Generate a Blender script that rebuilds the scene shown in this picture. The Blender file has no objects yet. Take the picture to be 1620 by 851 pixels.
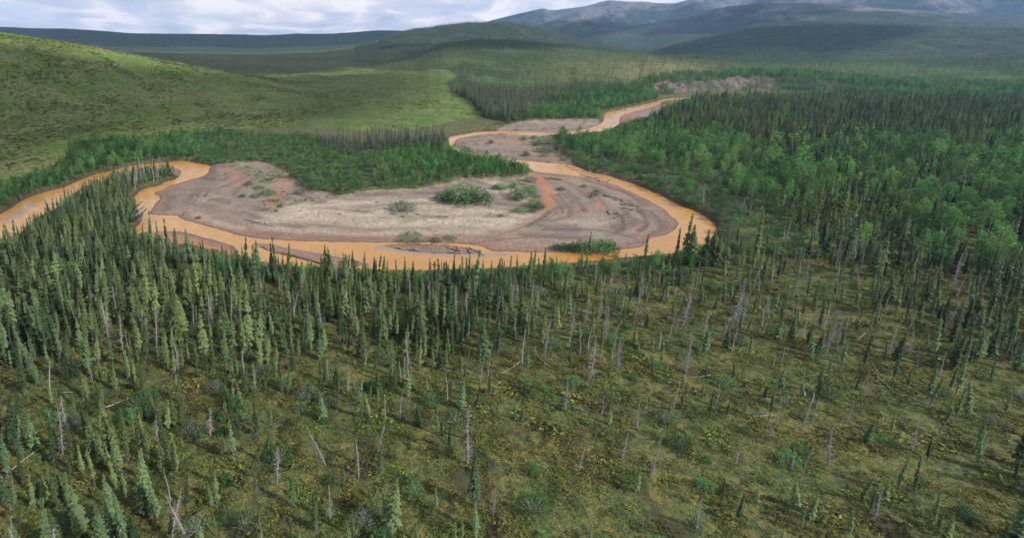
import bpy, math, random
import numpy as np
from math import radians as R, pi

C = bpy.context.scene.collection
scene = bpy.context.scene

# ------------------------------------------------------------------ camera
CAM_Z = 70.0
PITCH = 13.05
F_PX = 811.0                      # focal length in photograph pixels, picture 1620 x 851
CX, CY = 600.0, 258.0             # where the optical axis meets the picture
cam_d = bpy.data.cameras.new('camera')
cam = bpy.data.objects.new('camera', cam_d)
C.objects.link(cam)
cam.location = (0, 0, CAM_Z)
cam.rotation_euler = (R(90 - PITCH), 0, 0)
cam_d.sensor_width = 36
cam_d.lens = F_PX / 1620 * 36
cam_d.shift_x = (810 - CX) / 1620
cam_d.shift_y = -(425.5 - CY) / 1620
cam_d.clip_start = 1
cam_d.clip_end = 60000
scene.camera = cam

# ------------------------------------------------------------------ light
SUN_AZ = 118.0      # degrees clockwise from the viewing direction (+Y)
SUN_EL = 34.0
EXPOSURE = 1.03
HAZE = 0.000052
world = bpy.data.worlds.new('World')
scene.world = world
world.use_nodes = True
wn, wl = world.node_tree.nodes, world.node_tree.links
wn.clear()
w_out = wn.new('ShaderNodeOutputWorld')
w_bg = wn.new('ShaderNodeBackground')
w_bg.inputs['Strength'].default_value = 0.094
sky = wn.new('ShaderNodeTexSky')
sky.sky_type = 'NISHITA'
sky.sun_disc = False
sky.sun_elevation = R(SUN_EL)
sky.sun_rotation = R(SUN_AZ)
sky.air_density = 1.0
sky.dust_density = 1.0
wtc = wn.new('ShaderNodeTexCoord')
wsep = wn.new('ShaderNodeSeparateXYZ')
wl.new(wtc.outputs['Generated'], wsep.inputs[0])


def wmath(op, a, b=None, clamp=False):
    n = wn.new('ShaderNodeMath'); n.operation = op; n.use_clamp = clamp
    for i, v in enumerate((a, b)):
        if v is None: continue
        if isinstance(v, (int, float)): n.inputs[i].default_value = v
        else: wl.new(v, n.inputs[i])
    return n.outputs[0]


# cloud layer: the direction is laid onto a flat deck overhead, so clouds shrink towards the horizon
zz = wmath('ADD', wmath('MAXIMUM', wsep.outputs['Z'], 0.0), 0.17)
wcomb = wn.new('ShaderNodeCombineXYZ')
wl.new(wmath('DIVIDE', wsep.outputs['X'], zz), wcomb.inputs[0])
wl.new(wmath('DIVIDE', wsep.outputs['Y'], zz), wcomb.inputs[1])


def wnoise(scale, detail, rough, off, dist=0.0):
    mp = wn.new('ShaderNodeMapping'); mp.inputs['Location'].default_value = off
    mp.inputs['Scale'].default_value = (1.0, 0.8, 1)
    wl.new(wcomb.outputs[0], mp.inputs[0])
    n = wn.new('ShaderNodeTexNoise'); n.inputs['Scale'].default_value = scale
    n.inputs['Detail'].default_value = detail; n.inputs['Roughness'].default_value = rough
    n.inputs['Distortion'].default_value = dist
    wl.new(mp.outputs[0], n.inputs['Vector'])
    return n.outputs['Fac']


def wramp(fac, stops):
    r = wn.new('ShaderNodeValToRGB')
    e = r.color_ramp.elements
    while len(e) < len(stops): e.new(0.5)
    for i, (p, c) in enumerate(stops):
        e[i].position = p; e[i].color = (*c, 1) if len(c) == 3 else c
    wl.new(fac, r.inputs[0])
    return r.outputs[0]


cover = wramp(wnoise(0.9, 6, 0.55, (3.1, 1.7, 0), 0.4), [(0.30, (0, 0, 0)), (0.50, (1, 1, 1))])
tone = wramp(wnoise(1.9, 8, 0.58, (7.3, 2.2, 0), 0.6),
             [(0.34, (3.1, 3.4, 4.2)), (0.44, (4.0, 4.1, 4.7)), (0.52, (4.9, 4.7, 5.0)), (0.60, (6.6, 6.1, 5.9))])
wmix = wn.new('ShaderNodeMix'); wmix.data_type = 'RGBA'
wl.new(cover, wmix.inputs['Factor'])
wadd = wn.new('ShaderNodeMix'); wadd.data_type = 'RGBA'
wadd.inputs['Factor'].default_value = 0.62
wl.new(sky.outputs[0], wadd.inputs['A']); wadd.inputs['B'].default_value = (3.3, 3.9, 5.1, 1)
wl.new(wadd.outputs['Result'], wmix.inputs['A'])
wl.new(tone, wmix.inputs['B'])
wl.new(wmix.outputs['Result'], w_bg.inputs['Color'])
wl.new(w_bg.outputs[0], w_out.inputs[0])

sun_d = bpy.data.lights.new('sun', 'SUN')
sun = bpy.data.objects.new('sun', sun_d)
C.objects.link(sun)
sun_d.energy = 3.1
sun_d.angle = R(2.0)
sun_d.color = (1.0, 0.95, 0.88)
sun.rotation_euler = (R(90 - SUN_EL), 0, R(180 - SUN_AZ))

vs = scene.view_settings
vs.view_transform = 'Standard'; vs.look = 'None'; vs.gamma = 1; vs.exposure = EXPOSURE
scene.render.engine = 'CYCLES'
cy = scene.cycles
cy.max_bounces = 5; cy.diffuse_bounces = 2; cy.glossy_bounces = 2; cy.transmission_bounces = 1
cy.volume_bounces = 1; cy.transparent_max_bounces = 2
cy.use_denoising = True
cy.use_adaptive_sampling = True

rng = np.random.default_rng(7)
random.seed(7)

# ------------------------------------------------------------------ projection between picture and place
cp, sp = math.cos(R(PITCH)), math.sin(R(PITCH))


def ray(X, Y):
    X = np.asarray(X, float); Y = np.asarray(Y, float)
    u = (X - CX) / F_PX; v = (CY - Y) / F_PX
    return u, cp + v * sp, -sp + v * cp


def to_plane(X, Y, z=0.0):
    dx, dy, dz = ray(X, Y)
    t = (z - CAM_Z) / dz
    return dx * t, dy * t


def to_range(X, Y, r):
    dx, dy, dz = ray(X, Y)
    return np.arctan2(dx, dy), CAM_Z + r * dz / np.hypot(dx, dy)


def to_pixel(x, y, z):
    z = z - CAM_Z
    d = y * cp - z * sp
    d = np.where(np.abs(d) < 1e-6, 1e-6, d)
    X = CX + F_PX * x / d
    Y = CY - F_PX * (y * sp + z * cp) / d
    return np.where(d > 0, X, -9999), np.where(d > 0, Y, -9999), d


# ------------------------------------------------------------------ numpy noise
def _hash(ix, iy, seed):
    h = (ix.astype(np.int64) * 374761393 + iy.astype(np.int64) * 668265263 + seed * 974711) & 0xffffffff
    h = ((h ^ (h >> 13)) * 1274126177) & 0xffffffff
    h = h ^ (h >> 16)
    return (h & 0xffff) / 65535.0


def vnoise(x, y, seed=0):
    ix = np.floor(x); iy = np.floor(y)
    fx = x - ix; fy = y - iy
    fx = fx * fx * fx * (fx * (fx * 6 - 15) + 10); fy = fy * fy * fy * (fy * (fy * 6 - 15) + 10)
    a = _hash(ix, iy, seed); b = _hash(ix + 1, iy, seed)
    c = _hash(ix, iy + 1, seed); d = _hash(ix + 1, iy + 1, seed)
    return (a + (b - a) * fx) * (1 - fy) + (c + (d - c) * fx) * fy


def fbm(x, y, scale, octv=4, seed=0, gain=0.5):
    s = 0; amp = 1; tot = 0; f = 1.0 / scale
    for o in range(octv):
        s = s + amp * vnoise(x * f + 13.7 * o, y * f - 7.1 * o, seed + o)
        tot += amp; amp *= gain; f *= 2.03
    return s / tot


def inside(poly, px, py):
    res = np.zeros(px.shape, bool)
    n = len(poly); j = n - 1
    for i in range(n):
        xi, yi = poly[i]; xj, yj = poly[j]
        if yi != yj:
            c = ((yi > py) != (yj > py)) & (px < (xj - xi) * (py - yi) / (yj - yi) + xi)
            res ^= c
        j = i
    return res


def seg_dist(poly, px, py, closed=True):
    best = np.full(px.shape, 1e9)
    n = len(poly)
    for i in range(n if closed else n - 1):
        ax, ay = poly[i]; bx, by = poly[(i + 1) % n]
        dx, dy = bx - ax, by - ay
        l2 = dx * dx + dy * dy + 1e-9
        t = np.clip(((px - ax) * dx + (py - ay) * dy) / l2, 0, 1)
        d = (px - ax - t * dx) ** 2 + (py - ay - t * dy) ** 2
        best = np.minimum(best, d)
    return np.sqrt(best)


def smooth(t):
    t = np.clip(t, 0, 1)
    return t * t * (3 - 2 * t)


def plan(pts, z=0.0):
    a = np.array(pts, float)
    x, y = to_plane(a[:, 0], a[:, 1], z)
    return list(zip(x.tolist(), y.tolist()))


def chaikin(poly, n=1, closed=True):
    for _ in range(n):
        out = []
        m = len(poly)
        for i in range(m if closed else m - 1):
            a = poly[i]; b = poly[(i + 1) % m]
            out.append((a[0] * .75 + b[0] * .25, a[1] * .75 + b[1] * .25))
            out.append((a[0] * .25 + b[0] * .75, a[1] * .25 + b[1] * .75))
        poly = out
    return poly


# ------------------------------------------------------------------ plan of river and bars
river_west = [(-330, 420), (-160, 374), (-60, 353), (0, 340), (11, 333), (35, 316), (59, 308), (82, 301), (106, 295), (118, 289), (132, 283),
              (150, 276), (169, 272), (188, 267), (216, 261), (235, 259), (277, 255), (294, 255), (313, 259), (335, 262),
              (332, 267), (327, 275), (318, 280), (299, 285), (282, 290.5), (266, 296), (247, 303.5), (245, 307), (250.5, 309),
              (252, 316), (247, 323), (240, 330.5), (237.6, 337.6), (239, 341.5), (277.6, 341), (287, 347), (306, 352), (332, 359),
              (353, 366), (376, 371.7), (400, 375.7), (435, 379.4), (467, 381), (514, 382), (585, 384), (620, 383.4), (667, 383.4),
              (714, 384.6), (747, 387), (765, 391), (772, 396.5), (800, 398), (860, 400), (930, 400), (959, 398), (973, 395), (1001, 393),
              (1022, 390), (1022, 381), (1034, 376), (1067, 367), (1073, 357.6), (1072, 350.5), (1060, 341), (1048, 329),
              (1032, 320), (1013, 310.5), (992, 300), (966, 290.5), (937, 282), (919, 279), (888, 276), (870, 274), (846, 271.5),
              (832, 266), (822, 259), (792, 254), (765, 250), (736, 246), (716, 238), (711, 228), (708, 219), (715, 215), (739, 211.7), (757.6, 208),
              (786, 208), (821, 209), (854, 210.5), (880, 211.2), (910, 208), (935, 203), (950, 196), (955, 190), (954, 182), (961, 176.4),
              (980, 174), (999, 169), (1017.6, 166), (1041, 160), (1050.5, 156.4), (1086, 154.8), (1130, 152.5), (1200, 149),
              (1330, 146), (1330, 149), (1200, 152.5), (1130, 156), (1088, 156.6), (1069, 160), (1050.5, 161), (1041, 167),
              (1017.6, 173), (999, 177.6), (982, 183.5), (980, 190.5), (978, 200), (955, 209), (920, 215), (880, 215), (844.6, 215.3),
              (821, 214), (797, 211.5), (774, 211.7), (750.5, 214), (731.7, 217.6), (721, 222), (718, 229), (724, 236), (740, 242.5), (765, 247.5),
              (792, 250.3), (820, 254), (855, 257.3), (895, 260), (914, 263.5), (937.6, 274), (961, 277.6), (977.6, 283.5),
              (1006, 292), (1024.6, 300), (1038.7, 306), (1055, 314), (1071.6, 322), (1083, 328), (1100, 334), (1114, 341), (1128, 350.5),
              (1134, 360), (1134, 369), (1125.7, 381), (1114, 392), (1095, 400), (1050, 405), (1000, 410), (960, 414), (900, 419), (840, 423),
              (780, 428), (700, 431), (600, 431), (520, 428), (450, 424), (400, 414), (376, 404), (372, 397), (369, 389), (353, 384.6), (332, 377.5), (306, 371.7),
              (277.6, 364.6), (242, 366), (223.5, 374), (214, 371), (207, 366), (211.6, 361), (223.4, 351.7), (225.7, 342),
              (218.7, 337.6), (209, 321), (211.6, 311.7), (221, 302), (235, 296.4), (254, 294), (258.6, 288), (280, 283.5), (286, 275), (286, 269),
              (273, 264.7), (235, 264.7), (216, 272), (193, 276.4), (176, 281), (164.6, 289), (146, 295), (127, 302), (110.5, 310.5),
              (101, 319), (94, 326), (80, 339), (66, 343.5), (54, 349), (35, 366), (30.6, 376), (16.5, 384), (0, 391), (-80, 420), (-160, 450), (-400, 520)]
spit = [(602, 388), (640, 386), (700, 386.5), (730, 391), (752, 394), (772, 398), (740, 402), (700, 401), (650, 398), (620, 393)]
strip = [(395, 384), (430, 388), (470, 396), (520, 404), (560, 412), (590, 420), (520, 420), (470, 409), (425, 398)]
RIVER = chaikin(plan(river_west, 0.0), 1)
SPIT = chaikin(plan(spit), 1)
STRIP = chaikin(plan(strip), 1)

bar_main = [(335, 262), (341, 264), (364, 261), (400, 258), (435, 262), (447, 272), (456, 281), (466, 290), (482, 300), (491, 307), (520, 311),
            (545, 314), (570, 307), (632, 303.5), (686, 302), (700, 296), (720, 290), (738, 284.7), (780, 284.7), (815, 285), (838, 280),
            (843, 274), (836, 268), (828, 262), (790, 258), (880, 262), (1000, 285), (1090, 345), (1085, 372), (1030, 396), (975, 402), (860, 407), (740, 400),
            (620, 394), (480, 389), (400, 384), (330, 368), (280, 353), (232, 346), (230, 330), (243, 310), (235, 303), (262, 290), (300, 280)]
bar_second = [(722, 216), (750, 211), (774, 209), (821, 212), (845, 213), (868, 216), (880, 224), (876, 236), (892, 248), (912, 262), (895, 266), (855, 261),
              (820, 258), (770, 252), (728, 245), (712, 235), (714, 222)]
beach = [(780, 210), (797, 203), (809, 198.8), (830.5, 194), (868, 191.7), (915, 190.5), (946, 189), (952, 198), (943, 204), (917.5, 211), (884.6, 213), (820, 211)]
far_bar = [(978, 188), (985, 180), (999, 174), (1032, 167), (1050, 163), (1057.5, 174), (1041, 183.5), (1013, 188), (989, 193), (975, 201)]
island_tip = [(232, 263), (275, 262), (289, 269), (284, 281), (262, 274), (240, 272)]
near_bar = [(236, 364), (278, 361), (306, 368), (332, 374), (356, 382), (374, 388), (382, 402), (372, 412), (341, 402), (306, 393), (278, 388), (240, 380)]
BARS = [chaikin(plan(p), 1) for p in (bar_main, bar_second, beach, far_bar, island_tip, near_bar)] + [SPIT, STRIP]

# ------------------------------------------------------------------ terrain: knots of height along each bearing
def line_rz(pts, defr=None):
    a = np.array(pts, float)
    az, z = to_range(a[:, 0], a[:, 1], a[:, 2])
    o = np.argsort(az)
    return az[o], a[o, 2], z[o]


def az_of(X, Y=110.0):
    dx, dy, dz = ray(X, Y)
    return np.arctan2(dx, dy)


dense = np.radians(np.arange(-46, 39, 0.1))
mid = np.radians(np.arange(39, 60, 0.2))
rest = np.radians(np.arange(60, 314, 2.0))
AZ = np.concatenate([dense, mid, rest])            # wraps round to -46 = 314
dep = np.concatenate([np.arange(62, 34, -0.3), np.arange(34, 5.75, -0.10)])
rr_ = CAM_Z / np.tan(np.radians(dep))
r_far = np.exp(np.linspace(math.log(rr_[-1] * 1.006), math.log(9500), 225))
RR = np.concatenate([rr_, r_far])
NA, NR = len(AZ), len(RR)
azw = np.where(AZ > pi, AZ - 2 * pi, AZ)           # -pi..pi

foot = [(-300, 420), (-60, 325), (0, 300), (100, 262), (200, 238), (330, 214), (450, 206), (560, 212), (640, 214), (700, 200), (760, 190),
        (820, 178), (900, 168), (980, 158), (1040, 152), (1090, 149), (1200, 143), (1400, 150), (1700, 162)]
fa = np.array(foot, float)
fx, fy = to_plane(fa[:, 0], fa[:, 1])
foot_az, foot_r = np.arctan2(fx, fy), np.hypot(fx, fy)
foot_r[0] = max(foot_r[0], 170)
r_foot = np.interp(azw, foot_az, foot_r)
ztop = np.interp(azw, az_of([-300, 900, 1010, 1045, 1130, 1180, 1400, 1700]), [1, 1, 3, 13, 14, 18, 6, 3])
ztop = ztop * (0.75 + 0.5 * fbm(azw * 60, azw * 0, 1, 3, 3))

crest = [(-300, 40, 800), (-100, 48, 800), (0, 54, 800), (100, 68, 790), (200, 87, 780), (300, 106, 760), (400, 124, 760), (450, 129, 800),
         (520, 122, 1000), (600, 108, 1200), (660, 92, 1380), (700, 72, 1550), (760, 66, 1600), (820, 68, 1600), (900, 77, 1550), (980, 85, 1400), (1060, 92, 1300),
         (1120, 97, 1300), (1200, 102, 1350), (1400, 100, 1500), (1700, 95, 1600)]
second = [(-300, 75, 2600), (0, 78, 2600), (200, 84, 2600), (400, 88, 2600), (500, 84, 2700), (560, 76, 2800), (600, 64, 2900),
          (650, 48, 3000), (700, 43, 3000), (740, 37, 3000), (800, 36, 3000), (830, 41, 3000), (860, 49, 3000), (900, 59, 2900), (950, 71, 2600),
          (1000, 80, 2500), (1040, 80, 2500), (1070, 72, 2600), (1100, 65, 2800), (1150, 55, 3000), (1200, 46, 3000), (1300, 40, 3000), (1500, 45, 3000), (1700, 50, 3000)]
third = [(-300, 46, 5200), (0, 45, 5200), (100, 47, 5200), (200, 54, 5200), (300, 56, 5200), (400, 57, 5200), (500, 55, 5200), (600, 50, 5200), (640, 51, 5000),
         (700, 50, 4800), (800, 52, 4800), (840, 46, 4800), (880, 34, 4800), (930, 31, 4800), (970, 36, 4800), (1000, 43, 4800), (1030, 41, 4800), (1080, 29, 4800),
         (1130, 18, 4800), (1200, 10, 4800), (1300, 6, 4800), (1500, 20, 4800), (1700, 35, 4800)]
fourth = [(-300, 60, 7600), (500, 62, 7600), (600, 60, 7400), (700, 52, 7200), (740, 43, 7000), (780, 32, 7000), (830, 20, 7000), (858, 15, 7000), (872, 19, 7000), (925, 12, 7200), (965, 3, 7400), (1020, 4, 7400),
          (1065, 8, 7200), (1100, -2, 7000), (1150, -8, 7000), (1200, -15, 7000), (1300, -25, 7000), (1450, -35, 7000), (1620, -25, 7000), (1700, -15, 7000)]


def knots(pts):
    a, r, z = line_rz(pts)
    return np.interp(azw, a, r), np.interp(azw, a, z)


def sm(v, k=9):
    w = np.hanning(k + 2)[1:-1]; w /= w.sum()
    p = np.concatenate([v[-k:], v, v[:k]])
    return np.convolve(p, w, 'same')[k:-k]


r5, z5 = knots(crest)
r7, z7 = knots(second)
r9, z9 = knots(third)
r11, z11 = knots(fourth)
r5, z5, r7, z7, r9, z9, r11, z11 = (sm(v) for v in (r5, z5, r7, z7, r9, z9, r11, z11))
r_foot = sm(r_foot, 15)
z6 = np.interp(azw, az_of([-300, 0, 200, 300, 400, 520, 600, 660, 700, 760, 900, 1000, 1100, 1400]), [50, 40, 30, 14, 8, 5, 8, 18, 50, 56, 45, 28, 20, 12])
z8off = np.interp(azw, az_of([-300, 560, 640, 900, 1000, 1200]), [4, 4, -45, -50, -20, -60])
zoff10 = np.interp(azw, az_of([-300, 640, 800]), [-40, -40, -120])
KR = np.stack([np.full(NA, 0.0), r_foot * 0.6, r_foot, r_foot * 1.03, r5, r5 * 1.32, r7, r7 * 1.2, r9, r9 * 1.18, r11, np.full(NA, 9501.0)], 1)
KZ = np.stack([0 * z5, 0 * z5, 0 * z5, ztop, z5, z6, z7, z7 + z8off, z9, z9 + zoff10, z11, np.full(NA, 20.0)], 1)
KZ[:, 1:] = np.maximum(KZ[:, 1:], 0)
# behind the camera the land is a gentle valley floor and low hills
back = smooth((np.abs(azw) - R(75)) / R(30))
KZ[:, 3] = KZ[:, 3] * (1 - back) + 1 * back


def pchip_grid(KR, KZ, r):
    h = np.diff(KR, axis=1); d = np.diff(KZ, axis=1) / h
    m = np.zeros_like(KR)
    w1 = 2 * h[:, 1:] + h[:, :-1]; w2 = h[:, 1:] + 2 * h[:, :-1]
    same = d[:, :-1] * d[:, 1:] > 0
    with np.errstate(divide='ignore', invalid='ignore'):
        hm = (w1 + w2) / (w1 / d[:, :-1] + w2 / d[:, 1:])
    m[:, 1:-1] = np.where(same, np.nan_to_num(hm), 0)
    out = np.zeros((KR.shape[0], len(r)))
    for k in range(KR.shape[1] - 1):
        a = KR[:, k:k + 1]; b = KR[:, k + 1:k + 2]
        rg = r[None, :]
        sel = (rg >= a) & (rg < b)
        t = (rg - a) / (b - a)
        h00 = 2 * t**3 - 3 * t**2 + 1; h10 = t**3 - 2 * t**2 + t
        h01 = -2 * t**3 + 3 * t**2; h11 = t**3 - t**2
        v = h00 * KZ[:, k:k + 1] + h10 * (b - a) * m[:, k:k + 1] + h01 * KZ[:, k + 1:k + 2] + h11 * (b - a) * m[:, k + 1:k + 2]
        out = np.where(sel, v, out)
    return out


Z = pchip_grid(KR, KZ, RR)
AA, RG = np.meshgrid(AZ, RR, indexing='ij')
GX = np.sin(AA) * RG
GY = np.cos(AA) * RG
# relief
lift = smooth((RG - r_foot[:, None]) / 150)
hill_amp = lift * np.clip(Z, 0, 60) / 60
Z = Z + hill_amp * 5.0 * (fbm(GX, GY, 110, 4, 5) - 0.5) * smooth((2300 - RG) / 600)
far = smooth((RG - 1900) / 600) * np.clip(Z / 150, 0.15, 1)
rid = 1 - np.abs(2 * fbm(GX + 200 * fbm(GX, GY, 700, 2, 9), GY, 1050, 5, 11, 0.45) - 1)
far = far * (1 - 0.8 * np.exp(-((RG - r11[:, None]) / 450) ** 2)) * (1 - 0.6 * np.exp(-((RG - r9[:, None]) / 260) ** 2)) * (1 - 0.8 * np.exp(-((RG - r7[:, None]) / 200) ** 2))
Z = Z + far * (190 * (rid - 0.72) * np.clip((RG - 1500) / 4500, 0, 1.3) * np.where(GX > 300, 1, 0.35))
# gully down the left hill
_ga = np.array([az_of(158), az_of(215), az_of(246), az_of(276), az_of(303)]); _gr = np.array([720.0, 620, 520, 450, 385])
_gp = list(zip((np.sin(_ga) * _gr).tolist(), (np.cos(_ga) * _gr).tolist()))
_gm = (RG > 300) & (RG < 800) & (GX < 0) & (GY > 0)
Z[_gm] -= 3.5 * np.exp(-(seg_dist(_gp, GX[_gm], GY[_gm], closed=False) / 14) ** 2) * lift[_gm]
# valley floor: banks, bars, bed
NEAR = (RG < 1150) & (GY > -40)
nx, ny = GX[NEAR], GY[NEAR]
d_r = seg_dist(RIVER, nx, ny)
in_r = inside(RIVER, nx, ny)
for P in (SPIT, STRIP):
    dd = seg_dist(P, nx, ny); ii = inside(P, nx, ny)
    d_r = np.where(ii, np.minimum(dd, 30), np.minimum(d_r, dd))
    in_r = in_r & ~ii
s_riv = np.where(in_r, -d_r, d_r)
s_bar = np.full(nx.shape, -1e3)
bar_id = np.full(nx.shape, -1)
for k, P in enumerate(BARS):
    ii = inside(P, nx, ny); dd = seg_dist(P, nx, ny)
    sd = np.where(ii, dd, -dd)
    bar_id = np.where(ii & (sd > s_bar), k, bar_id)
    s_bar = np.maximum(s_bar, sd)
jit = (fbm(nx, ny, 6, 3, 21) - 0.5)
s_riv_j = s_riv + jit * 1.6
g = smooth((s_bar + jit * 5) / 3.0 + 0.5)
lowbar = np.isin(bar_id, (6, 7))
h_grav = 0.03 + 0.035 * np.clip(s_riv_j, 0, 6) + 0.012 * np.clip(s_riv_j - 6, 0, 90) + 0.10 * np.sin(s_riv_j / 2.6 + 6 * fbm(nx, ny, 30, 3, 31)) * smooth(s_riv_j / 6)
h_grav = h_grav + 0.5 * (fbm(nx, ny, 16, 4, 33) - 0.5) * smooth(s_riv_j / 12)
h_grav = np.where(lowbar, 0.03 + 0.02 * np.clip(s_riv_j, 0, 4), h_grav)
h_veg = 0.2 + 1.7 * smooth(s_riv_j / 2.2) + 0.9 * (fbm(nx, ny, 9, 4, 41) - 0.5) * smooth(s_riv_j / 5) + 0.8 * smooth((s_riv_j - 10) / 60)
h_out = h_grav * g + h_veg * (1 - g)
h_in = -0.7 * smooth(-s_riv_j / 3.0) - 0.02
h_floor = np.where(s_riv_j > 0, h_out, h_in)
zn = Z[NEAR]
# the far right river keeps its bed below the scree bank
Z[NEAR] = np.where(s_riv_j > 0, zn * smooth(s_riv_j / 14) + h_floor, h_floor)
restm = ~NEAR
Z[restm] += 2.4 + 0.9 * (fbm(GX[restm], GY[restm], 9, 2, 41) - 0.5) * (RG[restm] < 1500)
SR = np.full(Z.shape, 500.0); SR[NEAR] = s_riv_j
SB = np.full(Z.shape, -500.0); SB[NEAR] = s_bar + jit * 5
BI = np.full(Z.shape, -1); BI[NEAR] = bar_id
GM = np.zeros(Z.shape); GM[NEAR] = g

PXX, PYY, _ = to_pixel(GX, GY, Z)


def terrain_z(x, y):
    a = np.arctan2(x, y); r = np.hypot(x, y)
    a = np.where(a < AZ[0], a + 2 * pi, a)
    ia = np.interp(a, AZ, np.arange(NA)); ir = np.interp(r, RR, np.arange(NR))
    i = np.clip(ia.astype(int), 0, NA - 2); j = np.clip(ir.astype(int), 0, NR - 2)
    fa_, fr_ = ia - i, ir - j
    return (Z[i, j] * (1 - fa_) * (1 - fr_) + Z[i + 1, j] * fa_ * (1 - fr_) + Z[i, j + 1] * (1 - fa_) * fr_ + Z[i + 1, j + 1] * fa_ * fr_)


def grid_val(G, x, y):
    a = np.arctan2(x, y); r = np.hypot(x, y)
    a = np.where(a < AZ[0], a + 2 * pi, a)
    i = np.clip(np.rint(np.interp(a, AZ, np.arange(NA))).astype(int), 0, NA - 1)
    j = np.clip(np.rint(np.interp(r, RR, np.arange(NR))).astype(int), 0, NR - 1)
    return G[i, j]


# stains on the bars: iron rust, damp dark silt, pale dry cobble, thin green (strokes in plan, with half widths in metres)
def stroke(pts, w, px, py, soft=1.0):
    d = seg_dist(plan(pts), px, py, closed=False)
    n = 0.55 + 0.9 * fbm(px, py, 7, 3, 51)
    return smooth(1.15 - d / (w * n) * soft)


GR = NEAR & (SB > -8) & (SR > -3)
gx_, gy_ = GX[GR], GY[GR]
sr_ = SR[GR]
low_ = np.isin(BI[GR], (6, 7))
rust = np.where(low_, 0.35, 0.9) * np.exp(-np.clip(sr_, 0, 99) / 2.2)
pxg = PXX[GR]; pyg = PYY[GR]
rust = np.maximum(rust, 0.85 * smooth((pxg - 330) / 60) * smooth((900 - pxg) / 60) * (pyg > 340) * np.exp(-np.clip(sr_, 0, 99) / 4.5))
for pts, w, a in (([(850, 281), (858, 292), (866, 305), (869, 320), (862, 331)], 4.6, 1.0), ([(856, 338), (835, 352), (815, 365), (790, 378), (740, 383)], 1.6, .5),
                  ([(735, 385), (775, 381), (830, 377), (880, 371)], 1.0, .9), ([(903, 326), (915, 333), (930, 337), (944, 333), (948, 320), (935, 305)], 1.7, .8),
                  ([(868, 341), (885, 343), (900, 340)], 1.5, .9), ([(1000, 366), (1016, 358), (1022, 350), (1012, 335)], 1.3, .6), ([(900, 284), (940, 292), (975, 305)], 1.6, .55),
                  ([(830, 273), (860, 279), (890, 284), (920, 296)], 2.2, .6), ([(452, 285), (440, 305), (430, 325), (455, 275)], 4.5, .5), ([(355, 268), (380, 278), (375, 293)], 5, .45),
                  ([(790, 226), (830, 226), (850, 230)], 6, .8), ([(740, 222), (790, 222), (820, 219)], 3, .45), ([(830, 240), (850, 247), (890, 255)], 5, .5),
                  ([(250, 370), (290, 380), (330, 392), (370, 402)], 7, 1.0), ([(245, 305), (262, 318), (290, 333), (330, 345)], 3, .35), ([(985, 186), (995, 183), (1000, 178)], 6, .9),
                  ([(1030, 382), (1010, 392), (990, 393)], 1.5, .6), ([(970, 300), (990, 318), (1000, 330)], 1.3, .4)):
    rust = np.maximum(rust, a * stroke(pts, w, gx_, gy_))
rust = np.where(low_, rust * .5 + .2 * (BI[GR] == 7), rust)
damp = np.where(low_, 0.15, 0.9) * np.exp(-np.clip(sr_, 0, 99) / 1.1) + 0.25 * np.exp(-np.clip(sr_, 0, 99) / 6)
for pts, w, a in (([(870, 337), (858, 347), (840, 357), (832, 361)], 1.7, 1.0), ([(745, 385), (790, 380), (840, 376), (890, 371)], .8, .8), ([(335, 262), (330, 272), (322, 282), (335, 285)], 5, .9),
                  ([(300, 262), (330, 256), (350, 262)], 5, .8), ([(275, 345), (300, 352), (340, 363), (390, 375), (440, 380), (520, 383)], 1.6, .75), ([(388, 348), (410, 355), (430, 358)], 1.2, .9),
                  ([(993, 318), (1008, 330), (1020, 345), (1023, 357), (1010, 366)], 2.0, .9), ([(972, 335), (985, 348), (987, 362), (975, 370)], 1.7, .9), ([(600, 386), (660, 390), (740, 396)], 6, .45),
                  ([(850, 262), (885, 265), (925, 271)], 1.1, .8), ([(1045, 350), (1055, 360), (1040, 374)], 2, .4), ([(925, 286), (960, 296), (990, 306), (1012, 318)], 1.8, .8), ([(880, 300), (905, 320), (900, 345), (870, 352)], 1.8, .6), ([(1000, 376), (950, 366), (900, 364), (860, 366)], 1.6, .8), ([(948, 350), (975, 345), (1000, 332)], 1.4, .6), ([(1030, 335), (1045, 350), (1046, 362), (1030, 372)], 1.6, .6), ([(890, 288), (925, 300), (950, 318), (965, 335)], 1.3, .6), ([(870, 310), (885, 325), (890, 340)], 1.2, .6), ([(790, 372), (850, 356), (880, 340), (884, 325)], 1.0, .5), ([(835, 374), (880, 378), (960, 374), (1030, 371)], 1.2, .4),
                  ([(250, 330), (290, 300), (330, 285), (300, 320)], 9, .35), ([(720, 343), (770, 345), (810, 343)], 1.0, .3), ([(700, 330), (760, 331), (800, 329)], 1.2, .3),
                  ([(530, 333), (590, 335), (630, 331)], .8, .35), ([(400, 345), (460, 352), (560, 362)], .8, .4), ([(780, 238), (830, 246), (870, 253)], 3, .45), ([(720, 225), (735, 236), (760, 246)], 3, .5),
                  ([(790, 208), (850, 207), (930, 203)], 5, .4)):
    damp = np.maximum(damp, a * stroke(pts, w, gx_, gy_))
pale = 0 * damp
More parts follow.
